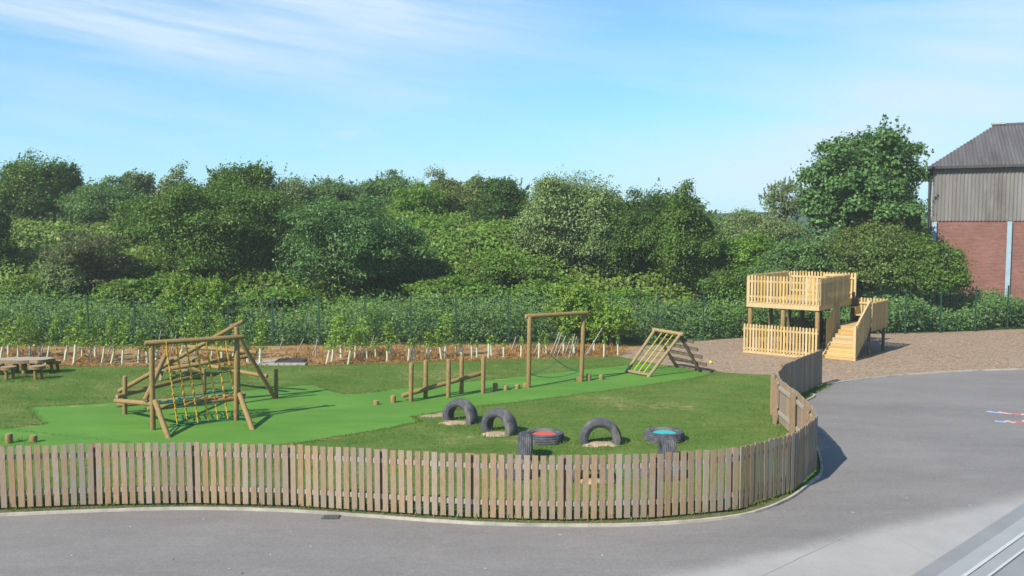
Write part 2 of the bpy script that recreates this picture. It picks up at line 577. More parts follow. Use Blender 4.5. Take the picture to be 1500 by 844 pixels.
def crown_points(c, rad, n, lobes=26, lobe_r=0.34, wind=0.0, spiky=0.25, low=-0.75, flat=0.85, inner=0.12, drop=0.0, shell=.16):
    """leaf positions and normals of an uneven crown: soft-edged sprays of leaves round the limbs' ends,
    a thin scatter between them and feathery shoots that break the outline"""
    c, rad = np.array(c, float), np.array(rad, float)
    mean = rad.mean()
    q1 = rng.uniform(0, 6, 8)

    def lump(d):       # uneven outline of the whole crown
        return 1 + .13 * np.sin(d[:, 0] * 3.1 + q1[0]) * np.sin(d[:, 1] * 2.7 + q1[1]) + .10 * np.sin(d[:, 2] * 5 + q1[2] + d[:, 0] * 4) + .06 * np.sin(d[:, 0] * 9 + q1[3]) * np.sin(d[:, 1] * 8 + q1[4])

    lobes = int(lobes * 2.1)
    lobe_r = lobe_r * .74
    L = unit(lobes * 4)
    L = L[L[:, 2] > low][:lobes]
    k = len(L)
    rr = rng.uniform(0.42, 0.90, k)
    Lc = L * (rr * lump(L))[:, None]
    Lr = lobe_r * rng.uniform(0.55, 1.45, k) * (1.15 - 0.45 * (rr - .42))
    w = Lr ** 2
    idx = rng.choice(k, size=n, p=w / w.sum())
    d = unit(n)
    d[:, 2] = np.where(d[:, 2] < -0.30, -d[:, 2], d[:, 2])
    q = Lr[idx] * np.clip(.72 + .26 * rng.normal(size=n), .1, 1.5)
    dd = d.copy()
    dd[:, 2] *= flat
    dd[:, 0] += .12 + wind
    p = Lc[idx] + dd * q[:, None]
    ph = rng.uniform(0, 6, 3)
    g = np.sin(p[:, 0] * 11 + ph[0]) + np.sin(p[:, 1] * 11 + ph[1]) + np.sin(p[:, 2] * 13 + ph[2])
    keep = ~((g > 1.1) & (rng.random(n) < .7))
    p, d = p[keep], d[keep]
    ns = int(n * shell)
    ds = unit(ns)
    ds[:, 2] = np.where(ds[:, 2] < low, -ds[:, 2], ds[:, 2])
    ps = ds * (.84 * lump(ds) * (1 - .3 * rng.random(ns)))[:, None]
    p, d = np.vstack([p, ps]), np.vstack([d, ds])
    # shoots
    nsh = int(60 + 90 * spiky)
    dsh = unit(nsh)
    dsh = dsh[dsh[:, 2] > -.25]
    r_all = rng.uniform(.76, .92, len(dsh)) * lump(dsh)
    for e_, r0 in zip(dsh, r_all):
        dv = e_ * .6 + np.array([wind * 2 + .2, 0, .9]) + rng.normal(size=3) * .3
        dv /= np.linalg.norm(dv)
        L_ = rng.uniform(.07, .17) * (1 + 1.1 * spiky)
        kk = int(12 + 8 * spiky)
        t_ = rng.random(kk)
        p = np.vstack([p, e_ * r0 + dv * (t_ * L_)[:, None] + rng.normal(size=(kk, 3)) * (.024 * (1.25 - t_))[:, None]])
        d = np.vstack([d, unit(kk)])
    ni = int(n * inner)
    pi = unit(ni) * (rng.random(ni) ** .5 * .62)[:, None]
    p = np.vstack([p, pi])
    d = np.vstack([d, unit(ni)])
    nr = d * 0.8 + np.array([0, 0, 0.40]) + rng.normal(size=d.shape) * 0.5
    p = p * rad
    if wind:
        h = p[:, 2] / rad[2]
        p[:, 0] += wind * mean * np.clip(h, 0, 1.3) ** 2
    return p + c, nr, Lc * rad + c, Lr * mean


def tz(x, y):
    """height of the ground: flat play area, then a bank behind the mesh fence"""
    f = 1 - sstep(4, 13, x - (y - 45) * 0.12)
    z = 4.9 * sstep(43, 61, y) * (0.25 + 0.75 * f)
    z += 0.8 * math.sin(x * .21 + 1.3) * math.sin(y * .17) * sstep(44, 56, y)
    return z - 0.05


def tree(name, label, cat, px, top, width, Y, bottom, leaf, n, size, group=None, lobes=26, lobe_r=.34, wind=0, spiky=.25, low=-.75, trunk_r=.12, depth=None, inner=.12, aspect=.6, flat=.85, crown_name='crown', drop=0, shell=.16):
    X = D(px, top, Y).x
    zt, zb = D(px, top, Y).z, D(px, bottom, Y).z
    base = Vector((X, Y, tz(X, Y)))
    rx = width * (1.1 if cat == 'tree' and width > 50 else 1) / 2 * Y / F
    rz = max(.3, (zt - zb) / 2) * (1.07 if cat == 'tree' and width > 50 else 1)
    t = thing(name, base, label, cat, group)
    c = (X, Y, (zt + zb) / 2)
    rad = (rx, depth or rx * .9, rz)
    p, nr, Lc, Lr = crown_points(c, rad, int(n * 2.5), lobes, lobe_r, wind, spiky, low, flat, inner, drop, shell)
    s = size * .60 * rng.uniform(.5, 1.5, len(p))
    leaf_obj(crown_name, p, nr, s, LF[leaf], t, aspect)
    mb = MB()
    ctr = Vector(c)
    b0 = base - Vector((0, 0, .1))
    mb.taper([b0, b0.lerp(ctr, .45) + Vector((.06, 0, 0)), ctr, ctr + Vector((wind * rx * .3, 0, rz * .6))], [trunk_r, trunk_r * .75, trunk_r * .45, trunk_r * .12])
    for i in rng.choice(len(Lc), size=min(12, len(Lc)), replace=False):
        a = b0.lerp(ctr, random.uniform(.5, 1.0))
        e = Vector(Lc[i])
        mid = a.lerp(e, .5) + Vector((0, 0, -.1 * rx))
        mb.taper([a, mid, e], [trunk_r * .4, trunk_r * .25, trunk_r * .08], 5)
    mb.build('trunk' if cat == 'tree' else 'stems', M['bark'], t)
    return t


# ================================================================== THE SETTING
FH = 1.13
kerb_px = [(-330, 768), (-150, 761), (0, 755), (140, 749), (285, 745.5), (425, 749), (560, 758), (692, 767), (828, 770.5), (962, 768), (1083, 756), (1150, 734), (1188, 707), (1204, 688)]
kerb = [P(*q) for q in kerb_px]
fence_pts = [P(*q) for q in [(-300, 762), (-150, 754), (0, 747.5), (141, 742), (285, 740), (425, 743.5), (559, 752.5), (692, 761), (827, 764.5), (961, 761), (1082, 749), (1163, 721), (1195.5, 690)]]
fence_pts += [Vector((p.x, p.y, 0)) for p in [P(1189, 595, FH), P(1169, 575.5, FH), P(1143, 556, FH), P(1139, 546, FH), P(1149, 534, FH), P(1176, 522.5, FH), P(1205, 512, FH)]]
for a, b in ((13, 14), (14, 15), (15, 16), (16, 17), (17, 18)):
    d = (fence_pts[b] - fence_pts[a]).normalized()
    n = Vector((d.y, -d.x, 0))
    kerb.append(fence_pts[b] + n * .38)
kerb += [P(1180, 575), P(1222, 562), P(1280, 554), P(1345, 548), P(1420, 543.5), P(1500, 541), P(1620, 538), P(1900, 533)]


def smooth_path(pts, n=4):
    out = []
    for i in range(len(pts) - 1):
        p0, p1, p2, p3 = pts[max(i - 1, 0)], pts[i], pts[i + 1], pts[min(i + 2, len(pts) - 1)]
        for k in range(n):
            t = k / n
            out.append(0.5 * ((2 * p1) + (-p0 + p2) * t + (2 * p0 - 5 * p1 + 4 * p2 - p3) * t * t + (-p0 + 3 * p1 - 3 * p2 + p3) * t ** 3))
    out.append(pts[-1])
    return out


kerb = smooth_path(kerb, 4)


def flat(name, pts, z, mat, kind='structure'):
    mb = MB()
    # even out the sheet into triangles
    bm = bmesh.new()
    vs = [bm.verts.new((p[0], p[1], z)) for p in pts]
    es = [bm.edges.new((vs[i], vs[(i + 1) % len(vs)])) for i in range(len(vs))]
    bmesh.ops.triangle_fill(bm, edges=es, use_beauty=True)
    for f in bm.faces:
        f.normal_update()
        if f.normal.z < 0:
            f.normal_flip()
    me = bpy.data.meshes.new(name)
    bm.to_mesh(me)
    bm.free()
    me.materials.append(mat)
    o = bpy.data.objects.new(name, me)
    COL.objects.link(o)
    return tag(o, kind=kind)


# ground / bank: one sheet out to the horizon
xs = sorted(set([-3000, -1500, -700, -350, -200, -130] + list(np.arange(-90, 91, 2.0)) + [130, 200, 350, 700, 1500, 3000]))
ys = sorted(set([-300, -100, -30] + [0, 10, 20, 30, 38] + list(np.arange(40, 110, 1.5)) + [115, 130, 160, 220, 320, 500, 900, 1600, 3500]))
mb = MB()
vs = []
for y in ys:
    for x in xs:
        z = tz(x, y) if y > 40 else -0.05
        if y > 70:
            z -= sstep(80, 200, y) * 4
        vs.append((x, y, z))
nx = len(xs)
mb.add(vs, [(j * nx + i, j * nx + i + 1, (j + 1) * nx + i + 1, (j + 1) * nx + i) for j in range(len(ys) - 1) for i in range(nx - 1)])
tag(mb.build('ground', M['earth'], angle=180), kind='structure')

# low distant hill on the skyline
mb = MB()
vs, fs = [], []
NX = 80
for i in range(NX + 1):
    x = -2600 + 5200 * i / NX
    hgt = 26 + 66 * math.exp(-((x + 580) / 150) ** 2) + 5 * math.sin(x * .004) + 3 * math.sin(x * .013)
    vs += [(x, 1500, -12), (x, 1800, hgt), (x, 2400, -14)]
for i in range(NX):
    a = i * 3
    fs += [(a, a + 3, a + 4, a + 1), (a + 1, a + 4, a + 5, a + 2)]
mb.add(vs, fs)
tag(mb.build('distant_hills', M['hill'], angle=180), kind='structure')

# tarmac
tar = [p.copy() for p in kerb] + [Vector((60, 32, 0)), Vector((60, -12, 0)), Vector((-40, -12, 0)), Vector((-40, kerb[0].y, 0))]
flat('playground_tarmac', tar, -0.012, M['tarmac'])

# grass (lawn with the verge outside the picket fence)
chip_edge = [P(905, 522), P(930, 527), P(975, 536), P(1033, 542), P(1062, 546), P(1100, 548.5), P(1136, 549.5)]
bed_edge = [P(-330, 548), P(-150, 542), P(0, 538.5), P(100, 537), P(200, 537), P(300, 536), P(380, 535), P(480, 535), P(560, 532.5), P(640, 529.5), P(700, 528), P(760, 526), P(840, 524), P(905, 522)]
k_end = 4 * 18 + 3
lawn = [p.copy() for p in kerb[:k_end]] + [P(1204, 559), P(1160, 552)] + chip_edge[::-1][0:] + bed_edge[::-1][1:]
flat('lawn', lawn, 0.0, M['lawn'])

# bark chip area
chips = chip_edge + [P(1160, 552), P(1204, 559)] + [p.copy() for p in kerb[k_end - 1:]] + [P(1900, 478), P(1560, 481), P(1475, 483), P(1377, 487), P(1250, 490), P(1095, 494.5), P(1020, 500), P(960, 506), P(925, 513)]
flat('bark_chip_ground', chips, 0.004, M['chips'])

# planting bed
bed = bed_edge + [P(925, 513), P(960, 506), P(860, 505), P(668, 505), P(400, 507), P(0, 508), P(-330, 513)]
flat('planting_bed', bed, 0.002, M['soil'])

# artificial turf
turf_px = [(-300, 640), (-150, 634), (0, 628.5), (66, 622), (42, 597), (130, 592.5), (240, 584), (330, 575.5), (405, 567.5), (455, 564), (505.5, 578), (539, 576), (575, 571), (640, 564), (712, 556.8), (743, 554), (820, 545.5), (900, 537.2), (945, 533.5), (971, 536), (1005, 540), (1040, 543.5),
           (1040, 549), (1020, 553.5), (937, 566), (844, 578.5), (736, 592), (676, 598), (652, 603.5), (604, 611), (616, 618), (568, 628), (496, 640), (436, 650), (300, 661), (100, 669), (-150, 678), (-300, 686)]
turf = [P(*q) for q in turf_px]
flat('artificial_turf', turf, 0.006, M['turf'])

# kerb edging
mb = MB()
for a, b in zip(kerb[:-1], kerb[1:]):
    d = (b - a).normalized()
    e = d * (random.uniform(-.004, .004))
    mb.bar(a + Vector((0, 0, .004)) + e, b + Vector((0, 0, .004 + random.uniform(-.004, .004))), .048, .06)
tag(mb.build('kerb_edging', mottled('kerb_concrete', (0.33, 0.30, 0.25), (0.45, 0.41, 0.35), 5, 0.9, c3=(0.25, 0.24, 0.2), scale3=1.5), smooth=False), kind='structure')

# pale concrete paving in the near corner
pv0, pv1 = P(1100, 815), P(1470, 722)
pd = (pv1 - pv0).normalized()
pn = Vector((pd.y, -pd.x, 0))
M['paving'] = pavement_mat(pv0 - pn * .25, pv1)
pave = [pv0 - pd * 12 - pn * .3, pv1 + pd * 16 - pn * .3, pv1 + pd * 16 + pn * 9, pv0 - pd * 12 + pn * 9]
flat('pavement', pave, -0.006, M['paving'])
mb = MB()
for (a, b) in (((1060, 870), (1240, 784.5)),):
    pa, pb = P(a[0], a[1]), P(b[0], b[1])
    mb.bar(pa + Vector((0, 0, -.004)), pb + Vector((0, 0, -.004)), .02, .004)
for q in (0.2, 2.6, 5.0):
    a = pv0 + pd * q + pn * .55
    mb.bar(a + Vector((0, 0, -.004)), a + pn * 2.6 + pd * -.7 + Vector((0, 0, -.004)), .018, .004)
tag(mb.build('paving_joints', mottled('joint_mortar', (0.24, 0.235, 0.23), (0.30, 0.295, 0.29), 5, 0.9), smooth=False), kind='structure')


def blob(name, c, rx, ry, h, mat, n=20, kind='structure', rag=.25):
    mb = MB()
    vs = [(c[0], c[1], h + c[2])]
    for k, q in enumerate((.45, .8, 1.0)):
        for i in range(n):
            a = 2 * math.pi * i / n
            j = 1 + (random.uniform(-rag, rag) if k > 0 else random.uniform(-.1, .1))
            vs.append((c[0] + math.cos(a) * rx * q * j, c[1] + math.sin(a) * ry * q * j, c[2] + (h * (1 - q * q) + random.uniform(0, .25) * h if k < 2 else -.01)))
    fs = [(0, 1 + i, 1 + (i + 1) % n) for i in range(n)]
    for k in range(2):
        for i in range(n):
            a, b = 1 + k * n + i, 1 + k * n + (i + 1) % n
            fs.append((a, a + n, b + n, b))
    mb.add(vs, fs)
    return tag(mb.build(name, mat, angle=180), kind=kind)


# painted colours on the tarmac at the right
for i, (a, b, c) in enumerate((((1445, 602), (1463, 604.5), (0.30, 0.42, 0.72)), ((1462, 603.2), (1482, 606), (0.62, 0.42, 0.44)), ((1480, 604.5), (1498, 607.5), (0.55, 0.17, 0.17)), ((1496, 606.5), (1530, 609), (0.62, 0.55, 0.36)),
                              ((1457, 616.5), (1474, 618), (0.30, 0.42, 0.70)), ((1472, 616), (1488, 619), (0.60, 0.42, 0.42)), ((1486, 616.5), (1499, 619.5), (0.55, 0.15, 0.16)), ((1497, 616.5), (1530, 618.5), (0.6, 0.58, 0.55)))):
    pa, pb = P(*a), P(*b)
    d = (pb - pa).normalized()
    n = Vector((-d.y, d.x, 0))
    pts = []
    for s_ in (1, -1):
        for k in range(7):
            t = k / 6 if s_ == 1 else 1 - k / 6
            pts.append(pa.lerp(pb, t) + n * s_ * (.05 + .07 * random.random()))
    flat('playground_paint_marking', pts, -0.008 + .0003 * i, mottled('marking_paint', tuple(v * .75 for v in c), c, 6, .85))

# ================================================================== SKY AND LIGHT
EL, AZ = 39.0, 225.0
to_sun = Vector((math.sin(R(AZ)) * math.cos(R(EL)), math.cos(R(AZ)) * math.cos(R(EL)), math.sin(R(EL))))
ld = bpy.data.lights.new('sun', 'SUN')
ld.energy = 4.8
ld.angle = R(0.5)
ld.color = (1.0, 0.93, 0.80)
sun = bpy.data.objects.new('sun', ld)
COL.objects.link(sun)
sun.rotation_euler = to_sun.to_track_quat('Z', 'Y').to_euler()

W = bpy.data.worlds.new('World')
SC.world = W
W.use_nodes = True
nt = W.node_tree
for n in list(nt.nodes):
    nt.nodes.remove(n)
wo = N(nt, 'ShaderNodeOutputWorld')
bg = N(nt, 'ShaderNodeBackground')
sky = N(nt, 'ShaderNodeTexSky', sky_type='NISHITA')
sky.sun_disc = False
sky.sun_elevation = R(EL)
sky.sun_rotation = R(AZ)
sky.air_density = 1.0
sky.dust_density = 0.3
sky.ozone_density = 2.2
bg.inputs[1].default_value = 0.13
tc = N(nt, 'ShaderNodeTexCoord')
sx = N(nt, 'ShaderNodeSeparateXYZ')
nt.links.new(tc.outputs['Generated'], sx.inputs[0])
X_, Y_, Z_ = sx.outputs
# high cirrus: streaks falling gently from left to right
cb = N(nt, 'ShaderNodeCombineXYZ')
nt.links.new(mathn(nt, 'MULTIPLY', X_, 2.2), cb.inputs[0])
nt.links.new(mathn(nt, 'MULTIPLY', Y_, 1.0), cb.inputs[1])
nt.links.new(mathn(nt, 'ADD', mathn(nt, 'MULTIPLY', Z_, 15.0), mathn(nt, 'MULTIPLY', X_, 2.2)), cb.inputs[2])
c1 = noise(nt, cb.outputs[0], 1.15, 7, 0.55, 0.42, 0.72)
cb2 = N(nt, 'ShaderNodeCombineXYZ')
nt.links.new(mathn(nt, 'MULTIPLY', X_, 1.6), cb2.inputs[0])
nt.links.new(mathn(nt, 'ADD', mathn(nt, 'MULTIPLY', Z_, 5.0), mathn(nt, 'MULTIPLY', X_, -.6)), cb2.inputs[2])
c2 = noise(nt, cb2.outputs[0], 1.5, 4, 0.5, 0.40, 0.66)


def soft(dx, dz, rx, rz, tilt=0.0):
    """soft patch of cirrus around a direction of the sky"""
    u = mathn(nt, 'SUBTRACT', X_, dx)
    w = mathn(nt, 'ADD', mathn(nt, 'SUBTRACT', Z_, dz), mathn(nt, 'MULTIPLY', u, tilt))
    q = mathn(nt, 'ADD', mathn(nt, 'POWER', mathn(nt, 'ABSOLUTE', mathn(nt, 'DIVIDE', u, rx)), 2.0), mathn(nt, 'POWER', mathn(nt, 'ABSOLUTE', mathn(nt, 'DIVIDE', w, rz)), 2.0))
    return mathn(nt, 'POWER', 2.718, mathn(nt, 'MULTIPLY', q, -1.0))


f = mathn(nt, 'MULTIPLY', c1, mathn(nt, 'ADD', 0.25, mathn(nt, 'MULTIPLY', c2, 0.65)))
cb4 = N(nt, 'ShaderNodeCombineXYZ')
nt.links.new(mathn(nt, 'MULTIPLY', X_, 2.6), cb4.inputs[0])
nt.links.new(mathn(nt, 'ADD', mathn(nt, 'MULTIPLY', Z_, 34.0), mathn(nt, 'MULTIPLY', X_, 4.6)), cb4.inputs[2])
c4 = noise(nt, cb4.outputs[0], 1.3, 8, 0.62, 0.36, 0.68)
p1 = mathn(nt, 'MULTIPLY', soft(-.14, .235, .20, .040, .12), mathn(nt, 'ADD', .35, mathn(nt, 'MULTIPLY', c4, .75)))
p2 = mathn(nt, 'MULTIPLY', soft(-.42, .205, .30, .030, .13), mathn(nt, 'ADD', .25, mathn(nt, 'MULTIPLY', c4, 1.0)))
p3 = mathn(nt, 'MULTIPLY', soft(.46, .15, .17, .075, -.35), mathn(nt, 'ADD', .65, mathn(nt, 'MULTIPLY', c4, .4)))
p4 = mathn(nt, 'MULTIPLY', soft(.36, .08, .30, .05, -.1), mathn(nt, 'ADD', .3, mathn(nt, 'MULTIPLY', c1, .5)))
cb3 = N(nt, 'ShaderNodeCombineXYZ')
nt.links.new(mathn(nt, 'MULTIPLY', X_, 5.0), cb3.inputs[0])
nt.links.new(mathn(nt, 'MULTIPLY', Z_, 26.0), cb3.inputs[2])
c3 = noise(nt, cb3.outputs[0], 1.6, 6, 0.6, 0.60, 0.74)
p5 = mathn(nt, 'MULTIPLY', mathn(nt, 'MULTIPLY', c3, soft(-.12, .095, .5, .022)), 0.75)
fac = mathn(nt, 'ADD', mathn(nt, 'ADD', mathn(nt, 'ADD', f, p4), mathn(nt, 'ADD', p1, p5)), mathn(nt, 'ADD', p2, p3))
fac = mathn(nt, 'MULTIPLY', mathn(nt, 'MINIMUM', fac, 1.0), mathn(nt, 'MULTIPLY', mathn(nt, 'GREATER_THAN', Z_, -.01), .85))
tinted = mixc(nt, 1.0, sky.outputs[0], (0.31, 0.71, 0.88), 'MULTIPLY')
low = mathn(nt, 'MULTIPLY', mathn(nt, 'POWER', 2.718, mathn(nt, 'MULTIPLY', mathn(nt, 'ABSOLUTE', Z_), -8.0)), 0.9)
tinted = mixc(nt, low, tinted, (2.7, 3.9, 4.75))
nt.links.new(mixc(nt, fac, tinted, (3.4, 4.15, 4.85)), bg.inputs[0])
nt.links.new(bg.outputs[0], wo.inputs[0])

SC.view_settings.view_transform = 'Standard'
SC.view_settings.look = 'None'
SC.view_settings.exposure = 0.70
SC.view_settings.gamma = 1
SC.render.engine = 'CYCLES'
SC.cycles.max_bounces = 6
SC.cycles.diffuse_bounces = 3
SC.cycles.transmission_bounces = 3
SC.cycles.use_denoising = True

# ================================================================== PICKET FENCE
pf = thing('picket_fence', fence_pts[6], 'weathered brown picket fence curving round the lawn beside the tarmac', 'fence')
PITCH_P = .147
for i, (a, b) in enumerate(zip(fence_pts[:-1], fence_pts[1:])):
    d = (b - a).normalized()
    n = Vector((-d.y, d.x, 0))
    L = (b - a).length
    k = max(3, round(L / PITCH_P))
    up = Vector((0, 0, 1))
    mb = MB()
    for j in range(k):
        c = a + d * (L * (j + .5) / k)
        h = FH - .04 + random.uniform(-.012, .012)
        tilt = (up + d * random.uniform(-.008, .008)).normalized()
        dd = tilt.cross(n).normalized() * -1
        wid = .098 if i < 12 else .118
        mb.box(c + up * (.045 + h / 2) + n * random.uniform(-.003, .003), (wid * random.uniform(.97, 1.03), .02, h), (dd, n, tilt))
    mb.build('picket_panel', M['picket'], pf, smooth=False)
    for z in (.30, .93):
        mb = MB()
        q = a + n * .031 + up * z
        mb.bar(q + d * .01, q + d * (L - .01), .038, .085)
        mb.build('rail', M['rail'], pf, smooth=False)
for p, q in zip(fence_pts, fence_pts[1:] + [None]):
    i = fence_pts.index(p)
    d = ((q or p) - (p if q is not None else fence_pts[-2])).normalized()
    n = Vector((-d.y, d.x, 0))
    mb = MB()
    c = p + n * .115
    mb.box(c + Vector((0, 0, .5)), (.1, .1, 1.2), (d, n, Vector((0, 0, 1))))
    mb.box(c + Vector((0, 0, 1.105)), (.085, .085, .012), (d, n, Vector((0, 0, 1))))
    mb.build('post', M['fpost'], pf, smooth=False)

# ================================================================== CLIMBING FRAME
cf = thing('climbing_frame', P(224, 630), 'timber climbing frame of crossed logs with a yellow rope net on turf', 'climbing frame')


def logpart(name, a, b, r, parent, mats=None):
    m = MB()
    m.log(a, b, r)
    return m.build(name, mats or [M['log'], M['logend']], parent)


def post(px, top, base, parent, r=.06, name='post', topx=None):
    g = P(px, base)
    t = D(topx or px, top, g.y)
    return logpart(name, g - Vector((0, 0, .1)), t, r, parent)


YA, YB, YE = P(224, 630).y, P(346, 615).y, P(183, 606).y
post(224, 504, 630, cf, .065, topx=222)
post(346, 494, 616, cf, .065, topx=347)
post(183, 551, 607, cf, .06)
post(299.5, 540, 577, cf, .06, topx=298.5)
post(404.5, 541, 583, cf, .06)
YH = 24.6
logpart('post', Vector((D(346.5, 479, YH).x, YH, -.1)), D(346.5, 479, YH), .07, cf)
logpart('top_beam', D(212, 503, YA - .1), D(357, 493.5, YB - .1), .062, cf)
logpart('brace', D(227, 587, YA - .12), P(248, 642) - Vector((0, 0, .05)), .065, cf)
logpart('brace', D(351, 577, YB - .12), P(371, 630) - Vector((0, 0, .05)), .065, cf)
logpart('leaning_log', D(173.5, 574, 23.45), D(355.5, 471, 24.75), .062, cf)
logpart('leaning_log', D(212.5, 586.5, 21.6), D(244, 517, 24.0), .062, cf)
logpart('leaning_log', D(349, 494, 24.2), P(404, 584) - Vector((0, 0, .03)), .062, cf)
logpart('beam', D(171, 581, 23.0), D(296, 549, 25.6), .062, cf)
logpart('beam', D(169, 587, 23.0), D(224, 591.5, YA + .15), .062, cf)
logpart('beam', D(171, 594, 23.35), D(300, 581, 24.3), .058, cf)
logpart('beam', D(216, 599.5, YA + .12), D(358, 582, YB + .14), .062, cf)
logpart('beam', D(225, 590, 22.9), D(360, 577.5, 23.4), .058, cf)
logpart('beam', D(274, 508, 26.2), D(376, 516.5, 25.6), .062, cf)
logpart('beam', D(243, 541, 24.3), D(364, 521.5, 25.0), .062, cf)
logpart('beam', D(306, 536, 27.2), D(391.5, 551.5, 25.9), .06, cf)
logpart('beam', D(236, 526, 26.0), D(300, 546, 26.1), .06, cf)
# rope net hanging in front
tops = [(377, 238), (436, 233), (496, 230), (555, 228), (613, 223), (670, 220), (727, 214)]
bots = [(443, 692), (503, 688), (563, 682), (624, 672), (681, 664), (740, 659), (800, 650)]
yel = MB()
T3, B3 = [], []
for i, (t, b) in enumerate(zip(tops, bots)):
    f_ = i / 6
    a = D(150 + t[0] / 4.02, 450 + t[1] / 4.02, YA + (YB - YA) * f_ + .05)
    e = P(150 + b[0] / 4.02, 450 + b[1] / 4.02, .05)
    T3.append(a)
    B3.append(e)
    yel.rope([a, a.lerp(e, .5) + Vector((0, .03, 0)), e], .021, 6)
jo = yel
for k in range(9):
    t = .1 + k * .1
    for a, e in zip(T3, B3):
        c = a.lerp(e, t)
        d = (e - a).normalized()
        jo.rope([c - d * .025, c + d * .025], .03, 6, 1)
br = yel
br.rope([D(212 + 31, 517, 22.6), T3[0]], .01, 5)
for a in T3:
    br.rope([a, a + Vector((0, 0, .18))], .009, 5)
net = yel.build('rope_net', [M['rope_y'], M['rope_o']], cf)
gr = MB()
for t in (.37, .5, .63, .76, .9, 1.0):
    pts = []
    for i, (a, e) in enumerate(zip(T3, B3)):
        pts.append(a.lerp(e, t) + Vector((0, -.01, 0)))
        if i < 6:
            pts.append((a.lerp(e, t) + T3[i + 1].lerp(B3[i + 1], t)) / 2 + Vector((0, 0, -.02)))
    if t == 1.0:
        pts = [P(249, 632, .06)] + pts + [P(366, 612, .2)]
    gr.rope(pts, .012 if t < 1 else .02, 5)
gr.build('cross_rope', [M['rope_g']], net)
# low horizontal net between the two low beams
ln = MB()
pa0, pa1 = D(232, 593, YA + .35), D(347, 578, YB + .35)
pb0, pb1 = D(236, 590, 22.7), D(352, 576, 23.2)
for k in range(5):
    t = k / 4
    q = [(pa0.lerp(pb0, t)).lerp(pa1.lerp(pb1, t), s / 8) + Vector((random.uniform(-.02, .02), 0, .03 + random.uniform(-.02, .03) + (.1 if s > 4 else 0))) for s in range(9)]
    ln.rope(q, .016, 5)
for s in range(13):
    a, b = pa0.lerp(pa1, s / 12), pb0.lerp(pb1, s / 12)
    ln.rope([a + Vector((0, 0, .04)), a.lerp(b, .5) + Vector((.1 * random.uniform(-1, 1), 0, .02 + random.uniform(-.02, .06))), b + Vector((0, 0, .05))], .016, 5)
ln.build('crawl_net', [M['rope_g']], cf)

# ================================================================== BALANCE BEAM WITH POSTS
bb = thing('balance_beam', P(656, 584), 'sloping log balance beam held between five upright posts on turf', 'balance beam')
for (x, t, b) in ((602, 532, 588.5), (623.3, 527.5, 583), (656.7, 526.7, 582.7), (675.9, 522.7, 577), (707.6, 522.7, 576.5)):
    post(x, t, b, bb, .065, topx=x + .6)
g0, g1 = P(602, 588), P(707.6, 576.5)
h0, h1 = P(623, 583), P(676, 577)
nrm = Vector((-(g1 - g0).y, (g1 - g0).x, 0)).normalized()
off = .16
a = g0 + nrm * off - (g1 - g0).normalized() * .2
b = g1 + nrm * off + (g1 - g0).normalized() * .1
logpart('beam', Vector((a.x, a.y, .15)), Vector((b.x, b.y, .60)), .068, bb)

# ================================================================== STUMPS
stumps = [(551, 585.5, 593, 'low cut log stump on the turf left of the balance beam, furthest from the beam'),
          (576, 578, 590, 'taller cut log stump on the turf close to the low end of the balance beam'),
          (725.5, 560, 573, 'tallest stepping stump on the turf just past the high end of the balance beam'),
          (741, 563, 571.5, 'second stepping stump between balance beam and rope swing frame'),
          (758, 562, 569.5, 'shortest stepping stump, third between the balance beam and the swing frame'),
          (769.5, 560, 567.5, 'stepping stump tucked against the near post of the rope swing frame'),
          (847.5, 551, 558.5, 'stump tucked against the far post of the rope swing frame'),
          (862.5, 547, 557.5, 'taller stump on the turf right after the far swing frame post'),
          (880.7, 548, 556, 'last low stump on the turf before the A-frame climber'),
          (13, 634, 649.5, 'taller stump on turf behind the picket fence, at the left photo edge'),
          (49, 636.5, 648, 'shorter of two stumps behind the picket fence left of the climbing frame')]
for (x, t, b, lab) in stumps:
    g = P(x, b)
    tp = D(x, t + 1.2, g.y)
    m = MB()
    m.log(g - Vector((0, 0, .08)), tp, .078)
    o = m.build('log_stump', [M['log'], M['logend']])
    tag(o, lab, 'stump', 'stepping stumps set in the turf')

# ================================================================== ROPE SWING FRAME
sf = thing('rope_traverse_frame', P(775, 567.5), 'tall goalpost shaped log frame with crossing teal ropes', 'play frame')
post(774, 464, 568, sf, .07, topx=776)
post(851.5, 460, 559, sf, .07, topx=855)
YL, YR = P(774, 568).y, P(851.5, 559).y
logpart('top_beam', D(770, 463.5, YL - .02), D(861, 458.5, YR - .02), .07, sf)


def sag(a, b, s, n=9):
    return [a.lerp(b, k / n) + Vector((0, 0, -s * 4 * (k / n) * (1 - k / n))) for k in range(n + 1)]


m = MB()
m.rope(sag(D(776, 480, YL), D(848, 544, YR), .28), .013)
m.rope(sag(D(777, 548, YL), D(852, 494, YR), .22), .010)
m.rope(sag(D(777, 549, YL), D(849, 544, YR), .13), .012)
m.build('crossing_rope', [M['rope_g']], sf)

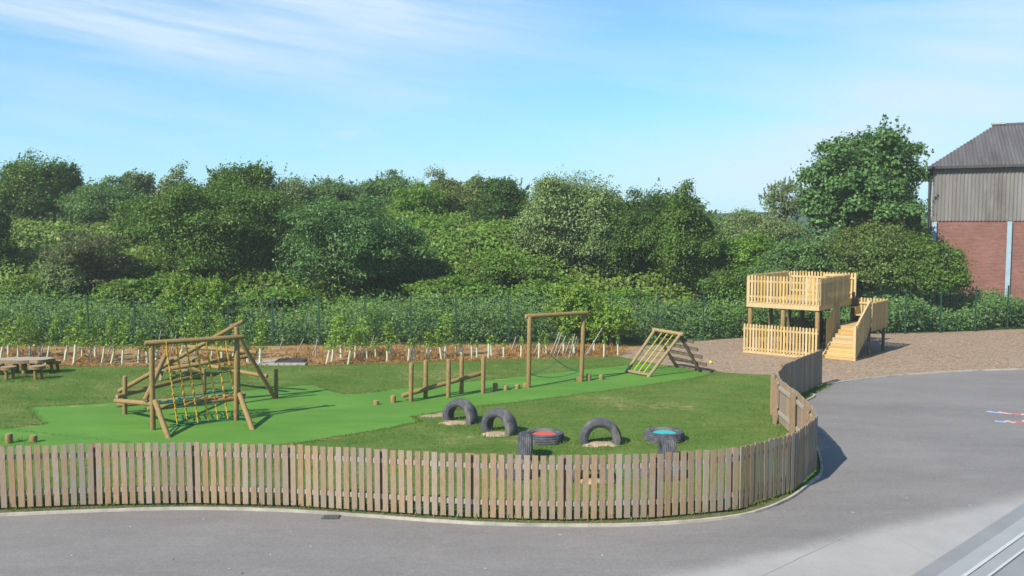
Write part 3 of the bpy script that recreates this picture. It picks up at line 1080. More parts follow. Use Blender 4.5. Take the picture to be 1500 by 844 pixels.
# ================================================================== A-FRAME CLIMBER
af = thing('a_frame_climber', P(960, 548), 'timber A-frame climber with rope net front and plank ladder back', 'climber')
f1, f2 = P(915.5, 546.5), P(948.5, 552.5)
b1, b2 = P(995, 538.5), P(1029, 545.5)
mid1, mid2 = (f1 + b1) / 2, (f2 + b2) / 2
t1 = D(959.5, 483, f1.lerp(b1, .46).y)
t2 = D(997, 489.5, f2.lerp(b2, .46).y)
for a, b, nm in ((f1, t1, 'front_leg'), (f2, t2, 'front_leg'), (b1, t1, 'back_leg'), (b2, t2, 'back_leg')):
    m = MB()
    e = (t2 - t1).normalized() * (.0 if nm == 'front_leg' else -.07)
    m.log(a + e - Vector((0, 0, .04)), b + e, .055)
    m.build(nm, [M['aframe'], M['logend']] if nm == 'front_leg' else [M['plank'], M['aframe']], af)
w = (t2 - t1).normalized()
logpart('top_bar', t1 - w * .1, t2 + w * .12, .062, af, [M['aframe'], M['logend']])
m = MB()
m.bar(f1.lerp(t1, .06) , f2.lerp(t2, .06), .1, .07)
m.build('bottom_bar', [M['aframe']], af, smooth=False)
for t in (.02, .22, .42, .62, .82):
    m = MB()
    a, b = b1.lerp(t1, t), b2.lerp(t2, t)
    o_ = Vector(((b1 - f1).x, (b1 - f1).y, .3)).normalized() * .075
    m.bar(a - w * .28 + o_, b + w * .30 + o_, .05, .11)
    m.build('plank', [M['plank']], af, smooth=False)
m, mg = MB(), MB()
for t in (.28, .5, .72):
    m.rope([t1.lerp(t2, t) - Vector((0, 0, .05)), f1.lerp(f2, t).lerp(t1.lerp(t2, t), .07)], .017)
for s in (.16, .3, .44, .58, .72, .86):
    mg.rope(sag(f1.lerp(t1, s), f2.lerp(t2, s), .03), .013)
nt_ = m.build('rope_net', [M['rope_y']], af)
mg.build('cross_rope', [M['rope_g']], nt_)

# ================================================================== PLAYHOUSE TOWER
O = Vector((11.45, 33.0, 0))
u = Vector((-.78, .625, 0)).normalized()      # along the front towards the left
v = Vector((u.y, -u.x, 0))                    # away from the viewer
w = -u
UP = Vector((0, 0, 1))
AX = (u, v, UP)
ph = thing('play_tower', O + u * 1.4 + v * 2.1, 'two level pine play tower with picket railings and side staircase', 'play tower')
FW, DP, DZ = 2.8, 4.25, 2.03


def pt(a, b, z):     # a along front from the right corner, b depth, z height
    return O + u * a + v * b + UP * z


# posts
for a in (.07, FW / 2, FW - .07):
    for b in (.10, DP / 2, DP - .1):
        m = MB()
        m.log(pt(a, b, -.1), pt(a, b, DZ - .2), .085)
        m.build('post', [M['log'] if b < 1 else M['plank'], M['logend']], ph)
# deck
m = MB()
k = 28
for i in range(k):
    m.box(pt(FW / 2, DP * (i + .5) / k, DZ - .02), (FW - .06, DP / k - .008, .04), AX)
m.build('deck_boards', [M['pine']], ph, smooth=False)
m = MB()
m.box(pt(FW / 2, -.02, DZ - .11), (FW + .06, .045, .22), AX)
m.box(pt(FW / 2, DP + .02, DZ - .11), (FW + .06, .045, .22), AX)
m.box(pt(-.012, DP / 2, DZ - .112), (.045, DP - .01, .216), AX)
m.box(pt(FW + .012, DP / 2, DZ - .112), (.045, DP - .01, .216), AX)
for b in (1.0, 2.1, 3.2):
    m.box(pt(FW / 2, b, DZ - .115), (FW - .08, .06, .15), AX)
m.build('joists', [M['pine']], ph, smooth=False)


def railing(a, b, z0, h, name='railing', pitch=.125, inside=None, wid=.075, pointed=True, z1=None, rails=(.22, .80), parent=None, mat='pine', drop=0.0):
    """picket railing from a to b (plan vectors), z0..z0+h at a and z1.. at b"""
    z1 = z0 if z1 is None else z1
    m = MB()
    d = (b - a)
    L = d.length
    d.normalize()
    n = Vector((-d.y, d.x, 0)) if inside is None else inside
    k = max(2, round(L / pitch))
    for j in range(k):
        t = (j + .5) / k
        c = a.lerp(b, t)
        z = z0 + (z1 - z0) * t
        hh = h + random.uniform(-.012, .012)
        m.box(c + UP * (z - drop + (hh + drop) / 2), (wid, .02, hh + drop), (d, n, UP))
        if pointed:
            m.box(c + UP * (z + hh + .012), (wid * .6, .019, .024), (d, n, UP))
    o = m.build(name, [M[mat]], parent or ph, smooth=False)
    for q in rails:
        m = MB()
        m.bar(a + n * .032 + UP * (z0 + h * q), b + n * .032 + UP * (z1 + h * q), .04, .075)
        m.build('rail', [M[mat]], o, smooth=False)
    return o


UFH = 1.03
railing(pt(0, -.055, 0), pt(FW, -.055, 0), DZ - .03, UFH, inside=v)                    # front
railing(pt(-.045, 0, 0), pt(-.045, 3.36, 0), DZ - .03, UFH, inside=u)                  # stair side
railing(pt(FW + .045, 0, 0), pt(FW + .045, DP, 0), DZ - .03, UFH, inside=w)            # far side
railing(pt(0, DP + .055, 0), pt(FW, DP + .055, 0), DZ - .03, UFH, inside=-v)           # back
for (a, b) in ((.0, -.0), (FW, 0), (.03, 3.29), (FW, DP), (0, DP)):
    m = MB()
    m.box(pt(a if a else .03, b if b else .03, DZ + .48), (.09, .09, .96), AX)
    m.build('corner_post', [M['pine']], ph, smooth=False)
# framed gate panel inside, against the back railing
gp = MB()
for a in np.linspace(.52, 1.18, 7):
    gp.box(pt(a, DP - .08, DZ + .5), (.07, .02, .92), AX)
gate = gp.build('gate', [M['pine']], ph, smooth=False)
for z in (.90, .18):
    gp = MB()
    gp.box(pt(.85, DP - .115, DZ + z), (.76, .04, .09), AX)
    gp.build('rail', [M['pine']], gate, smooth=False)
# lower fences
railing(pt(-.04, -.12, 0), pt(FW + .12, -.12, 0), .06, 1.07, 'lower_fence', inside=v, rails=(.12, .84))
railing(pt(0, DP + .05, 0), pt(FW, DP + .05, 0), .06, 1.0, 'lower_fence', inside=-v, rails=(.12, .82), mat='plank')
m = MB()
m.box(pt(FW / 2, -.10, .05), (FW + .2, .06, .10), AX)
m.build('sill_board', [M['pine']], ph, smooth=False)
# benches under the deck
for b0 in ((.45, 1.28), (1.52, 2.4)):
    m = MB()
    m.box(pt((b0[0] + b0[1]) / 2, .42, .44), (b0[1] - b0[0], .28, .05), AX)
    for a in (b0[0] + .08, b0[1] - .08):
        m.box(pt(a, .42, .21), (.07, .24, .42), AX)
    m.build('bench', [M['pine']], ph, smooth=False)
m = MB()
m.box(pt(FW / 2, DP - .5, .5), (FW - .5, .3, .06), AX)
m.build('bench', [M['plank']], ph, smooth=False)
# staircase on the right side, landing, turn to the deck
LZ, S0, S1, LD = 1.12, .35, 1.98, 4.05
NS = 8
SW0, SW1 = .12, 1.2
st = MB()
for i in range(NS):
    b0 = S0 + (S1 - S0) * i / NS
    z = LZ * (i + 1) / (NS + 0)
    st.box(O + w * ((SW0 + SW1) / 2) + v * (b0 + .105) + UP * (z - .02), (SW1 - SW0 - .04, .23, .04), (w, v, UP))
    st.box(O + w * ((SW0 + SW1) / 2) + v * (b0 + .012) + UP * (z - .09), (SW1 - SW0 - .05, .02, .10), (w, v, UP))
stair = st.build('staircase', [M['pine']], ph, smooth=False)
for q in (SW0 - .025, SW1 + .025):
    m = MB()
    m.bar(O + w * q + v * (S0 - .03) + UP * .03, O + w * q + v * S1 + UP * (LZ - .06), .045, .22)
    m.build('stringer', [M['pine']], stair, smooth=False)
ls = MB()
for i in range(14):
    b0 = S1 + (LD - S1) * (i + .5) / 14
    ls.box(O + w * .66 + v * b0 + UP * (LZ - .02), (1.26, (LD - S1) / 14 - .006, .04), (w, v, UP))
ls.build('landing', [M['pine']], ph, smooth=False)
m = MB()
m.box(O + w * 1.3 + v * ((S1 + LD) / 2) + UP * (LZ - .13), (.04, LD - S1, .18), (w, v, UP))
m.box(O + w * .66 + v * (LD + .02) + UP * (LZ - .13), (1.24, .04, .18), (w, v, UP))
m.box(O + w * .66 + v * (S1 + .03) + UP * (LZ - .16), (1.2, .04, .18), (w, v, UP))
m.build('landing_joists', [M['plank']], ph, smooth=False)
for (q, b0) in ((1.22, S1 + .1), (1.22, LD - .12), (.12, S1 + .1), (.12, LD - .12)):
    m = MB()
    m.box(O + w * q + v * b0 + UP * .5, (.1, .1, 1.1), (w, v, UP))
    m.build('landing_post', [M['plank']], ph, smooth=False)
railing(O + w * .1 + v * (LD + .05), O + w * 1.34 + v * (LD + .05), LZ - .02, .94, 'landing_railing', inside=-v)
railing(O + w * 1.335 + v * S1, O + w * 1.335 + v * (LD + .03), LZ - .06, .98, 'landing_railing', inside=-w, drop=.12)
railing(O + w * 1.27 + v * (S0 + .02), O + w * 1.27 + v * S1, .12, .98, 'stair_railing', z1=LZ - .0, inside=-w, rails=(.1,), pointed=False, drop=.08)
railing(O + w * .065 + v * (S0 + .3), O + w * .065 + v * (S1 + .2), .12, 1.25, 'stair_railing', z1=LZ - .1, inside=w, rails=(), pointed=False, drop=.1)
m = MB()
m.bar(O + w * 1.25 + v * (S0 - .05) + UP * 1.18, O + w * 1.25 + v * S1 + UP * (LZ + .98), .07, .045)
m.build('handrail', [M['pine']], ph, smooth=False)
for (q, b0, z0, z1) in ((1.25, S0 - .02, 0, 1.3), (1.25, S1 + .03, LZ, LZ + .98), (.13, LD - .05, 0, LZ + 1.02), (.08, 3.72, LZ, 2.3)):
    m = MB()
    m.box(O + w * q + v * b0 + UP * ((z0 + z1) / 2), (.1, .1, z1 - z0), (w, v, UP))
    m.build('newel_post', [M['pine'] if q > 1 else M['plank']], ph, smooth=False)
# two steps from the landing up to the deck opening
m = MB()
for i, (q, z) in enumerate(((.36, LZ + .3), (.12, LZ + .6))):
    m.box(O + w * q + v * 3.75 + UP * (z - .02), (.26, .60, .04), (w, v, UP))
    m.box(O + w * (q + .12) + v * 3.75 + UP * (z - .17), (.03, .58, .26), (w, v, UP))
m.build('upper_steps', [M['pine']], ph, smooth=False)

# ================================================================== TYRES
def tyre_mesh(name, Rr=.48, wd=.33, seg=56):
    """profile lathed round the local Y axis"""
    hw = wd / 2
    prof = [(.272, hw * .52), (.285, hw * .72), (.30, hw * .86), (.345, hw * .97), (.355, hw * 1.02), (.41, hw * 1.02), (.425, hw * .98)]
    tr = []
    for k, a in enumerate(np.linspace(.90, -.90, 25)):
        groove = (k % 4 == 2)
        tr.append((Rr - (.013 if groove else 0) - .042 * a * a, hw * a * 1.06))
    prof = prof + tr + [(r, -a) for r, a in reversed(prof)]
    prof = [(r * Rr / .48 if r < .46 else r, a) for r, a in prof]
    m = MB()
    n = len(prof)
    vs, fs = [], []
    for i in range(seg):
        an = 2 * math.pi * i / seg
        for (r, a) in prof:
            vs.append((r * math.cos(an), a, r * math.sin(an)))
    for i in range(seg):
        j = (i + 1) % seg
        for k in range(n - 1):
            fs.append((i * n + k, i * n + k + 1, j * n + k + 1, j * n + k))
        fs.append((i * n + n - 1, i * n, j * n, j * n + n - 1))
    m.add(vs, fs)
    return m


tyre_proto = None


def tyre(px, py, rotz, label, flatlid=None, sc=1.0, zc=.12):
    global tyre_proto
    g = P(px, py)
    rotz = rotz
    o = thing('tyre_arch' if flatlid is None else 'tyre_ring', g, label, 'tyre', 'old tyres set in the lawn')
    if tyre_proto is None:
        tyre_proto = tyre_mesh('casing').build('casing', [M['tyre']], angle=30).data
        bpy.data.objects.remove(bpy.data.objects['casing'])
    c = bpy.data.objects.new('casing', tyre_proto)
    COL.objects.link(c)
    c.parent = o
    c.scale = (sc, sc * (.88 if abs(rotz) > 60 else 1), sc)
    if flatlid is None:
        c.location = (0, 0, zc)
        c.rotation_euler = (0, 0, R(rotz))
    else:
        c.location = (0, 0, .045)
        c.rotation_euler = (R(90), 0, R(rotz))
        m = MB()
        k = 28
        m.add([(0, 0, .160)] + [(.30 * sc * math.cos(2 * math.pi * i / k), .30 * sc * math.sin(2 * math.pi * i / k), .152) for i in range(k)], [(0, 1 + i, 1 + (i + 1) % k) for i in range(k)])
        m.build('rubber_lid', [M[flatlid]], o, local=True)
    return o


tyre(674, 618, -34, 'grey tyre half buried as an arch, nearest the turf corner')
tyre(731, 634, -38, 'grey tyre arch between the turf corner arch and the red lidded tyre')
tyre(769.5, 671, 87, 'half buried tyre seen tread on, in front of the red lidded tyre', zc=.10)
tyre(797, 646, 0, 'tyre lying flat with a red rubber centre', 'red')
tyre(879.5, 650, -4, 'grey tyre arch facing the picket fence between red and teal tyres')
tyre(973, 644, 0, 'tyre lying flat with a teal rubber centre', 'teal')
tyre(977, 674, 89, 'half buried tyre seen tread on, in front of the teal tyre', zc=.08)
tyre(755, 695, 0, 'tyre lying flat close behind the picket fence, below the tread on tyre', 'tyre')
tyre(868, 704, -6, 'low tyre arch close behind the picket fence', zc=-.05)
tyre(971, 696, 0, 'tyre lying flat close behind the picket fence, below the teal tyre', 'tyre')
for (x, y, a, b) in ((668, 620, .42, .22), (729, 636.5, .40, .26), (880, 651.5, .46, .24), (868, 706, .4, .2), (634, 609, .42, .2), (650, 606, .28, .12)):
    g = P(x, y)
    blob('sand_patch', (g.x, g.y, .004), a, b, .05 if x not in (634, 650) else .012, M['sand'], rag=.35)
for (x, y, a, b, h) in ((690, 640.5, .10, .05, .010), (893, 583.5, .16, .05, .010), (510, 578, .14, .05, .010), (522, 577, .10, .05, .010), (540, 576, .16, .05, .010), (150, 594, .3, .05, .010), (110, 595.5, .2, .06, .010), (40, 624.5, .3, .08, .010), (575, 571.5, .15, .05, .010), (735, 556, .25, .05, .010), (484, 642, .3, .04, .010), (470, 644, .2, .04, .010)):
    g = P(x, y)
    blob('bare_earth_patch', (g.x, g.y, .004), a, b, h, M['dryearth'], n=26, rag=.6)

# ================================================================== LOG TABLE AND STOOLS
lt = thing('log_table', P(38, 549), 'rough log slab table standing by the planting bed at left', 'table')
Yt = P(38, 548).y
zt = D(38, 526, Yt).z


def slab(mb, c, dx, dy, th, n=26, rag=.08, rot=0, seed=0, ends=1):
    rs = random.Random(seed)
    ro = [1 + rs.uniform(-rag, rag) for _ in range(n)]
    top = [(c.x + math.cos(2 * math.pi * i / n + rot) * dx * ro[i], c.y + math.sin(2 * math.pi * i / n) * dy * ro[i], c.z) for i in range(n)]
    bot = [(x * 1.0, y, c.z - th) for x, y, z in top]
    mb.add(top + bot, [(i, i + n, (i + 1) % n + n, (i + 1) % n) for i in range(n)])
    k = len(mb.v) - 2 * n
    mb.f.append(tuple(range(k, k + n)))
    mb.f.append(tuple(reversed(range(k + n, k + 2 * n))))
    mb.m += [ends, 0]


m = MB()
slab(m, Vector((D(36, 529, Yt).x, Yt + .1, zt)), .95, .42, .11, rag=.13, seed=3)
m.build('tabletop', [M['log'], M['rail']], lt, angle=30)
for (x, y) in ((24, 546), (36, 548), (48, 544), (58, 545)):
    g = P(x, y)
    m = MB()
    m.log(Vector((g.x, g.y, -.05)), Vector((g.x, g.y, zt - .1)), .085)
    m.build('leg', [M['log'], M['logend']], lt)
for (x, top, base, lab) in ((13, 537, 557, 'round log stool in front of the slab table, the pale topped one'), (55, 535.8, 557, 'wide log stool at the near right corner of the slab table'),
                            (79, 528.5, 546.5, 'small log stool standing apart to the right of the slab table'), (-4, 533, 551, 'log stool cut by the left photo edge beside the slab table')):
    g = P(x, base - 1.5)
    t = thing('log_stool', g, lab, 'stool', 'log stools round the slab table')
    z = D(x, top, g.y).z
    m = MB()
    slab(m, Vector((g.x, g.y, z)), .24, .22, .10, n=18, rag=.05, seed=x)
    m.build('seat', [M['log'], M['logend']], t, angle=30)
    for k in range(3):
        a = 2 * math.pi * k / 3 + .5
        m = MB()
        m.log(g + Vector((math.cos(a) * .13, math.sin(a) * .13, -.05)), Vector((g.x + math.cos(a) * .12, g.y + math.sin(a) * .12, z - .095)), .048, 9)
        m.build('leg', [M['log'], M['logend']], t)

# small picnic table behind the climbing frame
g = P(263, 553)
pt_ = thing('picnic_table', g, 'brown wooden picnic table seen through the climbing frame', 'table')
m = MB()
for k in range(5):
    m.box(g + Vector((0, -.3 + .15 * k, .62)), (1.1, .14, .04))
m.build('tabletop', [M['aframe']], pt_, smooth=False)
for s in (-1, 1):
    m = MB()
    m.box(g + Vector((0, s * .65, .36)), (1.1, .22, .04))
    m.build('bench_seat', [M['aframe']], pt_, smooth=False)
    m = MB()
    m.bar(g + Vector((s * .4, -.62, 0)), g + Vector((s * .4, -.15, .6)), .08, .05)
    m.bar(g + Vector((s * .4, .62, 0)), g + Vector((s * .4, .15, .6)), .08, .05)
    m.box(g + Vector((s * .45, 0, .31)), (.05, 1.4, .08))
    m.build('leg_frame', [M['aframe']], pt_, smooth=False)

# inspection cover on a concrete surround
g = P(416, 533)
ic = thing('inspection_cover', g, 'dark inspection cover on a pale concrete slab at the bed edge', 'manhole cover')
m = MB()
m.box(g + Vector((-.1, .1, .02)), (1.9, .95, .1))
m.box(g + Vector((-1.05, .25, .015)), (.7, .5, .07))
m.build('surround', [M['concrete']], ic, smooth=False)
m = MB()
m.box(g + Vector((.25, .12, .10)), (1.05, .62, .06))
m.box(g + Vector((.25, .12, .137)), (.9, .5, .012))
m.build('cover', [M['iron']], ic, smooth=False)

# small yellow ball on the chips
m = MB()
bm = bmesh.new()
bmesh.ops.create_uvsphere(bm, u_segments=16, v_segments=10, radius=.055)
bm.verts.ensure_lookup_table()
g = P(1041, 533)
m.add([q.co + g + Vector((0, 0, .055)) for q in bm.verts], [tuple(x.index for x in f.verts) for f in bm.faces])
bm.free()
tag(m.build('ball', [M['yellow']], angle=180), 'tiny yellow ball lying on the bark chips beside the A-frame', 'ball')

# drain grate in the tarmac
g = P(485, 757)
dg = thing('drain_grate', g, 'small dark drain grate in the tarmac along the kerb', 'drain')
m = MB()
m.box(g + Vector((0, 0, -.012)), (.30, .20, .02))
m.build('pan', [M['iron']], dg, smooth=False)
m = MB()
for k in range(7):
    m.box(g + Vector((-.12 + .04 * k, 0, .004)), (.018, .19, .014))
m.build('bars', [mottled('worn_iron', (.12, .12, .12), (.2, .2, .2), 20)], dg, smooth=False)

# ================================================================== MESH FENCE
mf_px = [(-330, 512), (-150, 510), (0, 508), (130, 507.5), (198, 507), (268, 507), (335, 506.5), (400, 506.5), (468, 506), (535, 505.5), (602, 505), (668, 504.5), (745, 503.5), (824, 503), (893, 502), (963, 500.5), (1030, 498), (1095, 494.5), (1172, 492.5), (1250, 491), (1325.5, 489.5), (1377, 488), (1428, 486), (1475, 483), (1560, 481), (1660, 480)]
mfp = [P(*q) for q in mf_px]
mf = thing('mesh_fence', mfp[10], 'dark green weld mesh fence behind the saplings and bark chips', 'fence')
for p in mfp:
    m = MB()
    m.box(p + Vector((0, 0, 1.0)), (.055, .055, 2.2))
    m.box(p + Vector((0, 0, 2.11)), (.062, .062, .025))
    m.build('post', [M['gpost']], mf, smooth=False)
for a, b in zip(mfp[:-1], mfp[1:]):
    d = (b - a)
    L = d.length
    d.normalize()
    m = MB()
    k = int(L / .17)
    o_ = Vector((-d.y, d.x, 0)) * -.04
    for j in range(1, k):
        c = a + d * (L * j / k) + o_
        m.bar(c + Vector((0, 0, .05)), c + Vector((0, 0, 1.98)), .006, .006, up=(0, 1, 0))
    for z in (.08, .5, .95, 1.4, 1.8, 1.96):
        m.bar(a + o_ + Vector((0, 0.006, z)), b + o_ + Vector((0, .006, z)), .009, .009)
    m.build('mesh_panel', [M['gpost']], mf, smooth=False)

# ================================================================== WAREHOUSE
C0 = Vector((22.85, 48.5, 0))
fd = Vector((.9095, -.4157, 0)).normalized()
bd = Vector((-fd.y, fd.x, 0))
WL, WD = 46.0, 15.5
ZB, ZE, ZR = 5.35, 8.15, 10.95
wh = thing('warehouse', C0, 'brick warehouse with corrugated grey upper cladding and sheeted roof', 'building')


def wq(s, t, z):
    return C0 + fd * s + bd * t + UP * z


m = MB()
vsw = [wq(0, 0, -.3), wq(WL, 0, -.3), wq(WL, 0, ZB), wq(0, 0, ZB), wq(0, WD, -.3), wq(WL, WD, -.3), wq(WL, WD, ZB), wq(0, WD, ZB)]
m.add(vsw[:4], [(0, 1, 2, 3)])
m.add([vsw[1], vsw[5], vsw[6], vsw[2]], [(0, 1, 2, 3)])
m.add([vsw[5], vsw[4], vsw[7], vsw[6]], [(0, 1, 2, 3)])
m.uv = [(0, 0), (WL, 0), (WL, ZB + .3), (0, ZB + .3), (0, 0), (WD, 0), (WD, ZB + .3), (0, ZB + .3), (0, 0), (WL, 0), (WL, ZB + .3), (0, ZB + .3)]
m.build('brick_wall', [M['brick']], wh, smooth=False)


def corrugated(p00, du, Lu, dv, Lv, nrm, amp=.035, wave=.146, name='cladding', mat='cladding', trim_fn=None):
    m = MB()
    m.uv = []
    k = int(Lu / wave) * 6
    for i in range(k + 1):
        s = Lu * i / k
        dz = amp * math.sin(2 * math.pi * s / wave)
        t0, t1 = (0, Lv) if trim_fn is None else trim_fn(s)
        for t in (t0, t1):
            m.v.append(tuple(p00 + du * s + dv * t + nrm * dz))
            m.uv.append((s, t))
    for i in range(k):
        m.f.append((2 * i, 2 * i + 2, 2 * i + 3, 2 * i + 1))
        m.m.append(0)
    return m.build(name, [M[mat]], wh, angle=180)


corrugated(wq(0, -.06, ZB - .12), fd, 24, UP, ZE - ZB + .12, -bd, name='upper_cladding', wave=.18, amp=.03)
corrugated(wq(-.06, WD, 4.0 - 4.3), -bd, WD, UP, ZE + .3, -fd, name='end_cladding', wave=.18, amp=.03)
# hipped roof sheets
SA, SB = 3.3, 7.0
e0, r0 = wq(-.25, -.35, ZE), wq(SA, SB, ZR)
slope = (wq(SA, SB, ZR) - wq(SA, -.35, ZE))
sl = slope.length
sd = slope.normalized()
rn = fd.cross(sd).normalized()
corrugated(wq(-.25, -.35, ZE), fd, 26, sd, sl, rn, name='roof_front', mat='roofing', wave=.18, amp=.03, trim_fn=lambda s: (0, min(sl, sl * s / (SA + .25))))
m = MB()
m.add([wq(-.27, -.35, ZE - .03), wq(SA, SB, ZR - .03), wq(-.27, 2 * SB, ZE - .03)], [(0, 2, 1)])
m.add([wq(SA, SB, ZR - .03), wq(WL, SB, ZR - .03), wq(WL, 2 * SB, ZE - .03), wq(-.27, 2 * SB, ZE - .03)], [(0, 1, 2, 3)])
m.add([wq(SA + .1, SB - .1, ZR - .09), wq(WL, SB - .1, ZR - .09), wq(WL, -.3, ZE - .08), wq(-.2, -.3, ZE - .08)], [(0, 1, 2, 3)])
m.uv = [(0, 0), (3, 8), (14, 0)] + [(0, 0), (40, 0), (40, 8), (0, 8)] * 2
m.build('roof_back', [M['roofing']], wh, smooth=False)
m = MB()
m.bar(wq(SA - .1, SB, ZR + .02), wq(WL, SB, ZR + .02), .35, .12)
m.build('ridge_cap', [M['roofing']], wh, smooth=False)
m = MB()
m.bar(wq(SA - .15, SB - .02, ZR + .07), wq(SA + .6, SB - .02, ZR + .07), .4, .10)
m.build('ridge_end_cap', [M['concrete']], wh, smooth=False)
m = MB()
m.bar(wq(-.3, -.33, ZE - .06), wq(24, -.33, ZE - .06), .14, .12)
m.build('gutter', [M['iron']], wh, smooth=False)
for s in (.04, 3.62, 7.6):
    m = MB()
    m.box(wq(s + .12, -.10, (ZB - .14) / 2 + .1), (.22, .16, ZB - .36), (fd, bd, UP))
    m.build('blue_column', [M['blue']], wh, smooth=False)

# ================================================================== CANOPY ROOF AT LOWER RIGHT
ZC = 3.0
q0, q1 = P(1331, 846, ZC), P(1500, 737, ZC)
cdv = (q1 - q0).normalized()
cn = Vector((cdv.y, -cdv.x, 0))
a0 = q0 - cdv * 3
LC = 9.0
cv = thing('canopy_roof', q0 + cn * 1, 'grey metal edged canopy roof in the near corner over pale paving', 'roof')
axc = (cdv, cn, UP)


def strip(name, o0, o1, z, th, mat):
    m = MB()
    m.box(a0 + cdv * LC / 2 + cn * (o0 + o1) / 2 + UP * (z - th / 2 - ZC + ZC) - UP * 0, (LC, o1 - o0, th), axc)
    for i in range(len(m.v)):
        m.v[i] = (m.v[i][0], m.v[i][1], m.v[i][2] - a0.z)
    m.build(name, [mat], cv, smooth=False)


strip('edge_trim', 0, .10, ZC, .16, M['alu'])
strip('gutter_lip', .103, .20, ZC + .004, .10, mottled('mid_aluminium', (.27, .268, .265), (.32, .318, .315), 2, .45))
strip('bright_strip', .203, .225, ZC + .008, .10, M['alu_l'])
strip('gutter_lip', .228, .30, ZC + .004, .10, mottled('mid_aluminium', (.25, .248, .245), (.30, .298, .295), 2, .45))
strip('bright_strip', .303, .318, ZC + .008, .10, M['alu_l'])
strip('roof_sheet', .321, .80, ZC + .0, .08, M['alu'])
strip('roof_sheet', .803, 2.2, ZC + .012, .08, M['concrete'])

# ================================================================== SAPLINGS
def sap_variant(k):
    r = random.Random(100 + k)
    gh = .58 + .06 * (k % 3)
    m = MB()
    m.taper([(0, 0, -.05), (.01, 0, gh * .5), (0, .01, gh)], [.042, .042, .04], 8)
    m.taper([(0, 0, gh - .001), (0, .0, gh * .5)], [.034, .034], 8)
    g = m.build('tree_guard', [M['guard']], smooth=True)
    hgt = [.55, .8, 1.15, .35, 1.5, .75][k % 6]
    m = MB()
    m.taper([(0, 0, 0), (.02, 0, gh), (.05, .02, gh + hgt * .6), (.04, 0, gh + hgt)], [.014, .012, .009, .003], 5)
    for j in range(6):
        z = gh + hgt * (.1 + .13 * j)
        a = r.uniform(0, 6.28)
        m.taper([(.03, 0, z), (.03 + math.cos(a) * .2, math.sin(a) * .2, z + .15)], [.006, .002], 4)
    s = m.build('stem', [M['bark']])
    n = [110, 150, 220, 45, 330, 130][k % 6]
    rad = [.26, .32, .34, .16, .48, .26][k % 6]
    p = np.empty((n, 3))
    h = rng.random(n)
    a = rng.random(n) * 6.28
    q = rad * np.sqrt(rng.random(n)) * (1.0 - .55 * h) * (.6 + .5 * np.sin(h * 17) ** 2)
    p[:, 0], p[:, 1], p[:, 2] = np.cos(a) * q + .04 * h, np.sin(a) * q, gh - .04 + h * hgt * 1.08
    f = leaf_obj('foliage', p, rng.normal(size=(n, 3)) + np.array([-.2, -.4, .8]), .10 * rng.uniform(.6, 1.3, n), LF['sap'], None, .7)
    return [g, s, f]


variants = [sap_variant(k) for k in range(6)]
used = [False] * 6


def sapling(px, base, top, k, label, group):
    b = P(px, base)
    tip = D(px if isinstance(top, (int, float)) else top[0], top if isinstance(top, (int, float)) else top[1], b.y)
    t = thing('sapling', b, label, 'sapling', group)
    d = tip - b
    sc = max(.7, d.length / .62)
    wf = random.uniform(.75, 1.3)
    t.scale = (wf, wf, sc)
    t.rotation_euler = (Matrix.Rotation(math.atan2(d.x, d.z), 3, 'Y') @ Matrix.Rotation(random.uniform(0, 6.28), 3, 'Z')).to_euler()
    for o in variants[k]:
        if not used[k]:
            c = o
        else:
            c = o.copy()
            COL.objects.link(c)
        c.parent = t
    used[k] = True
    if random.random() < .3:
        t.scale = (wf, wf, sc * 1.08)


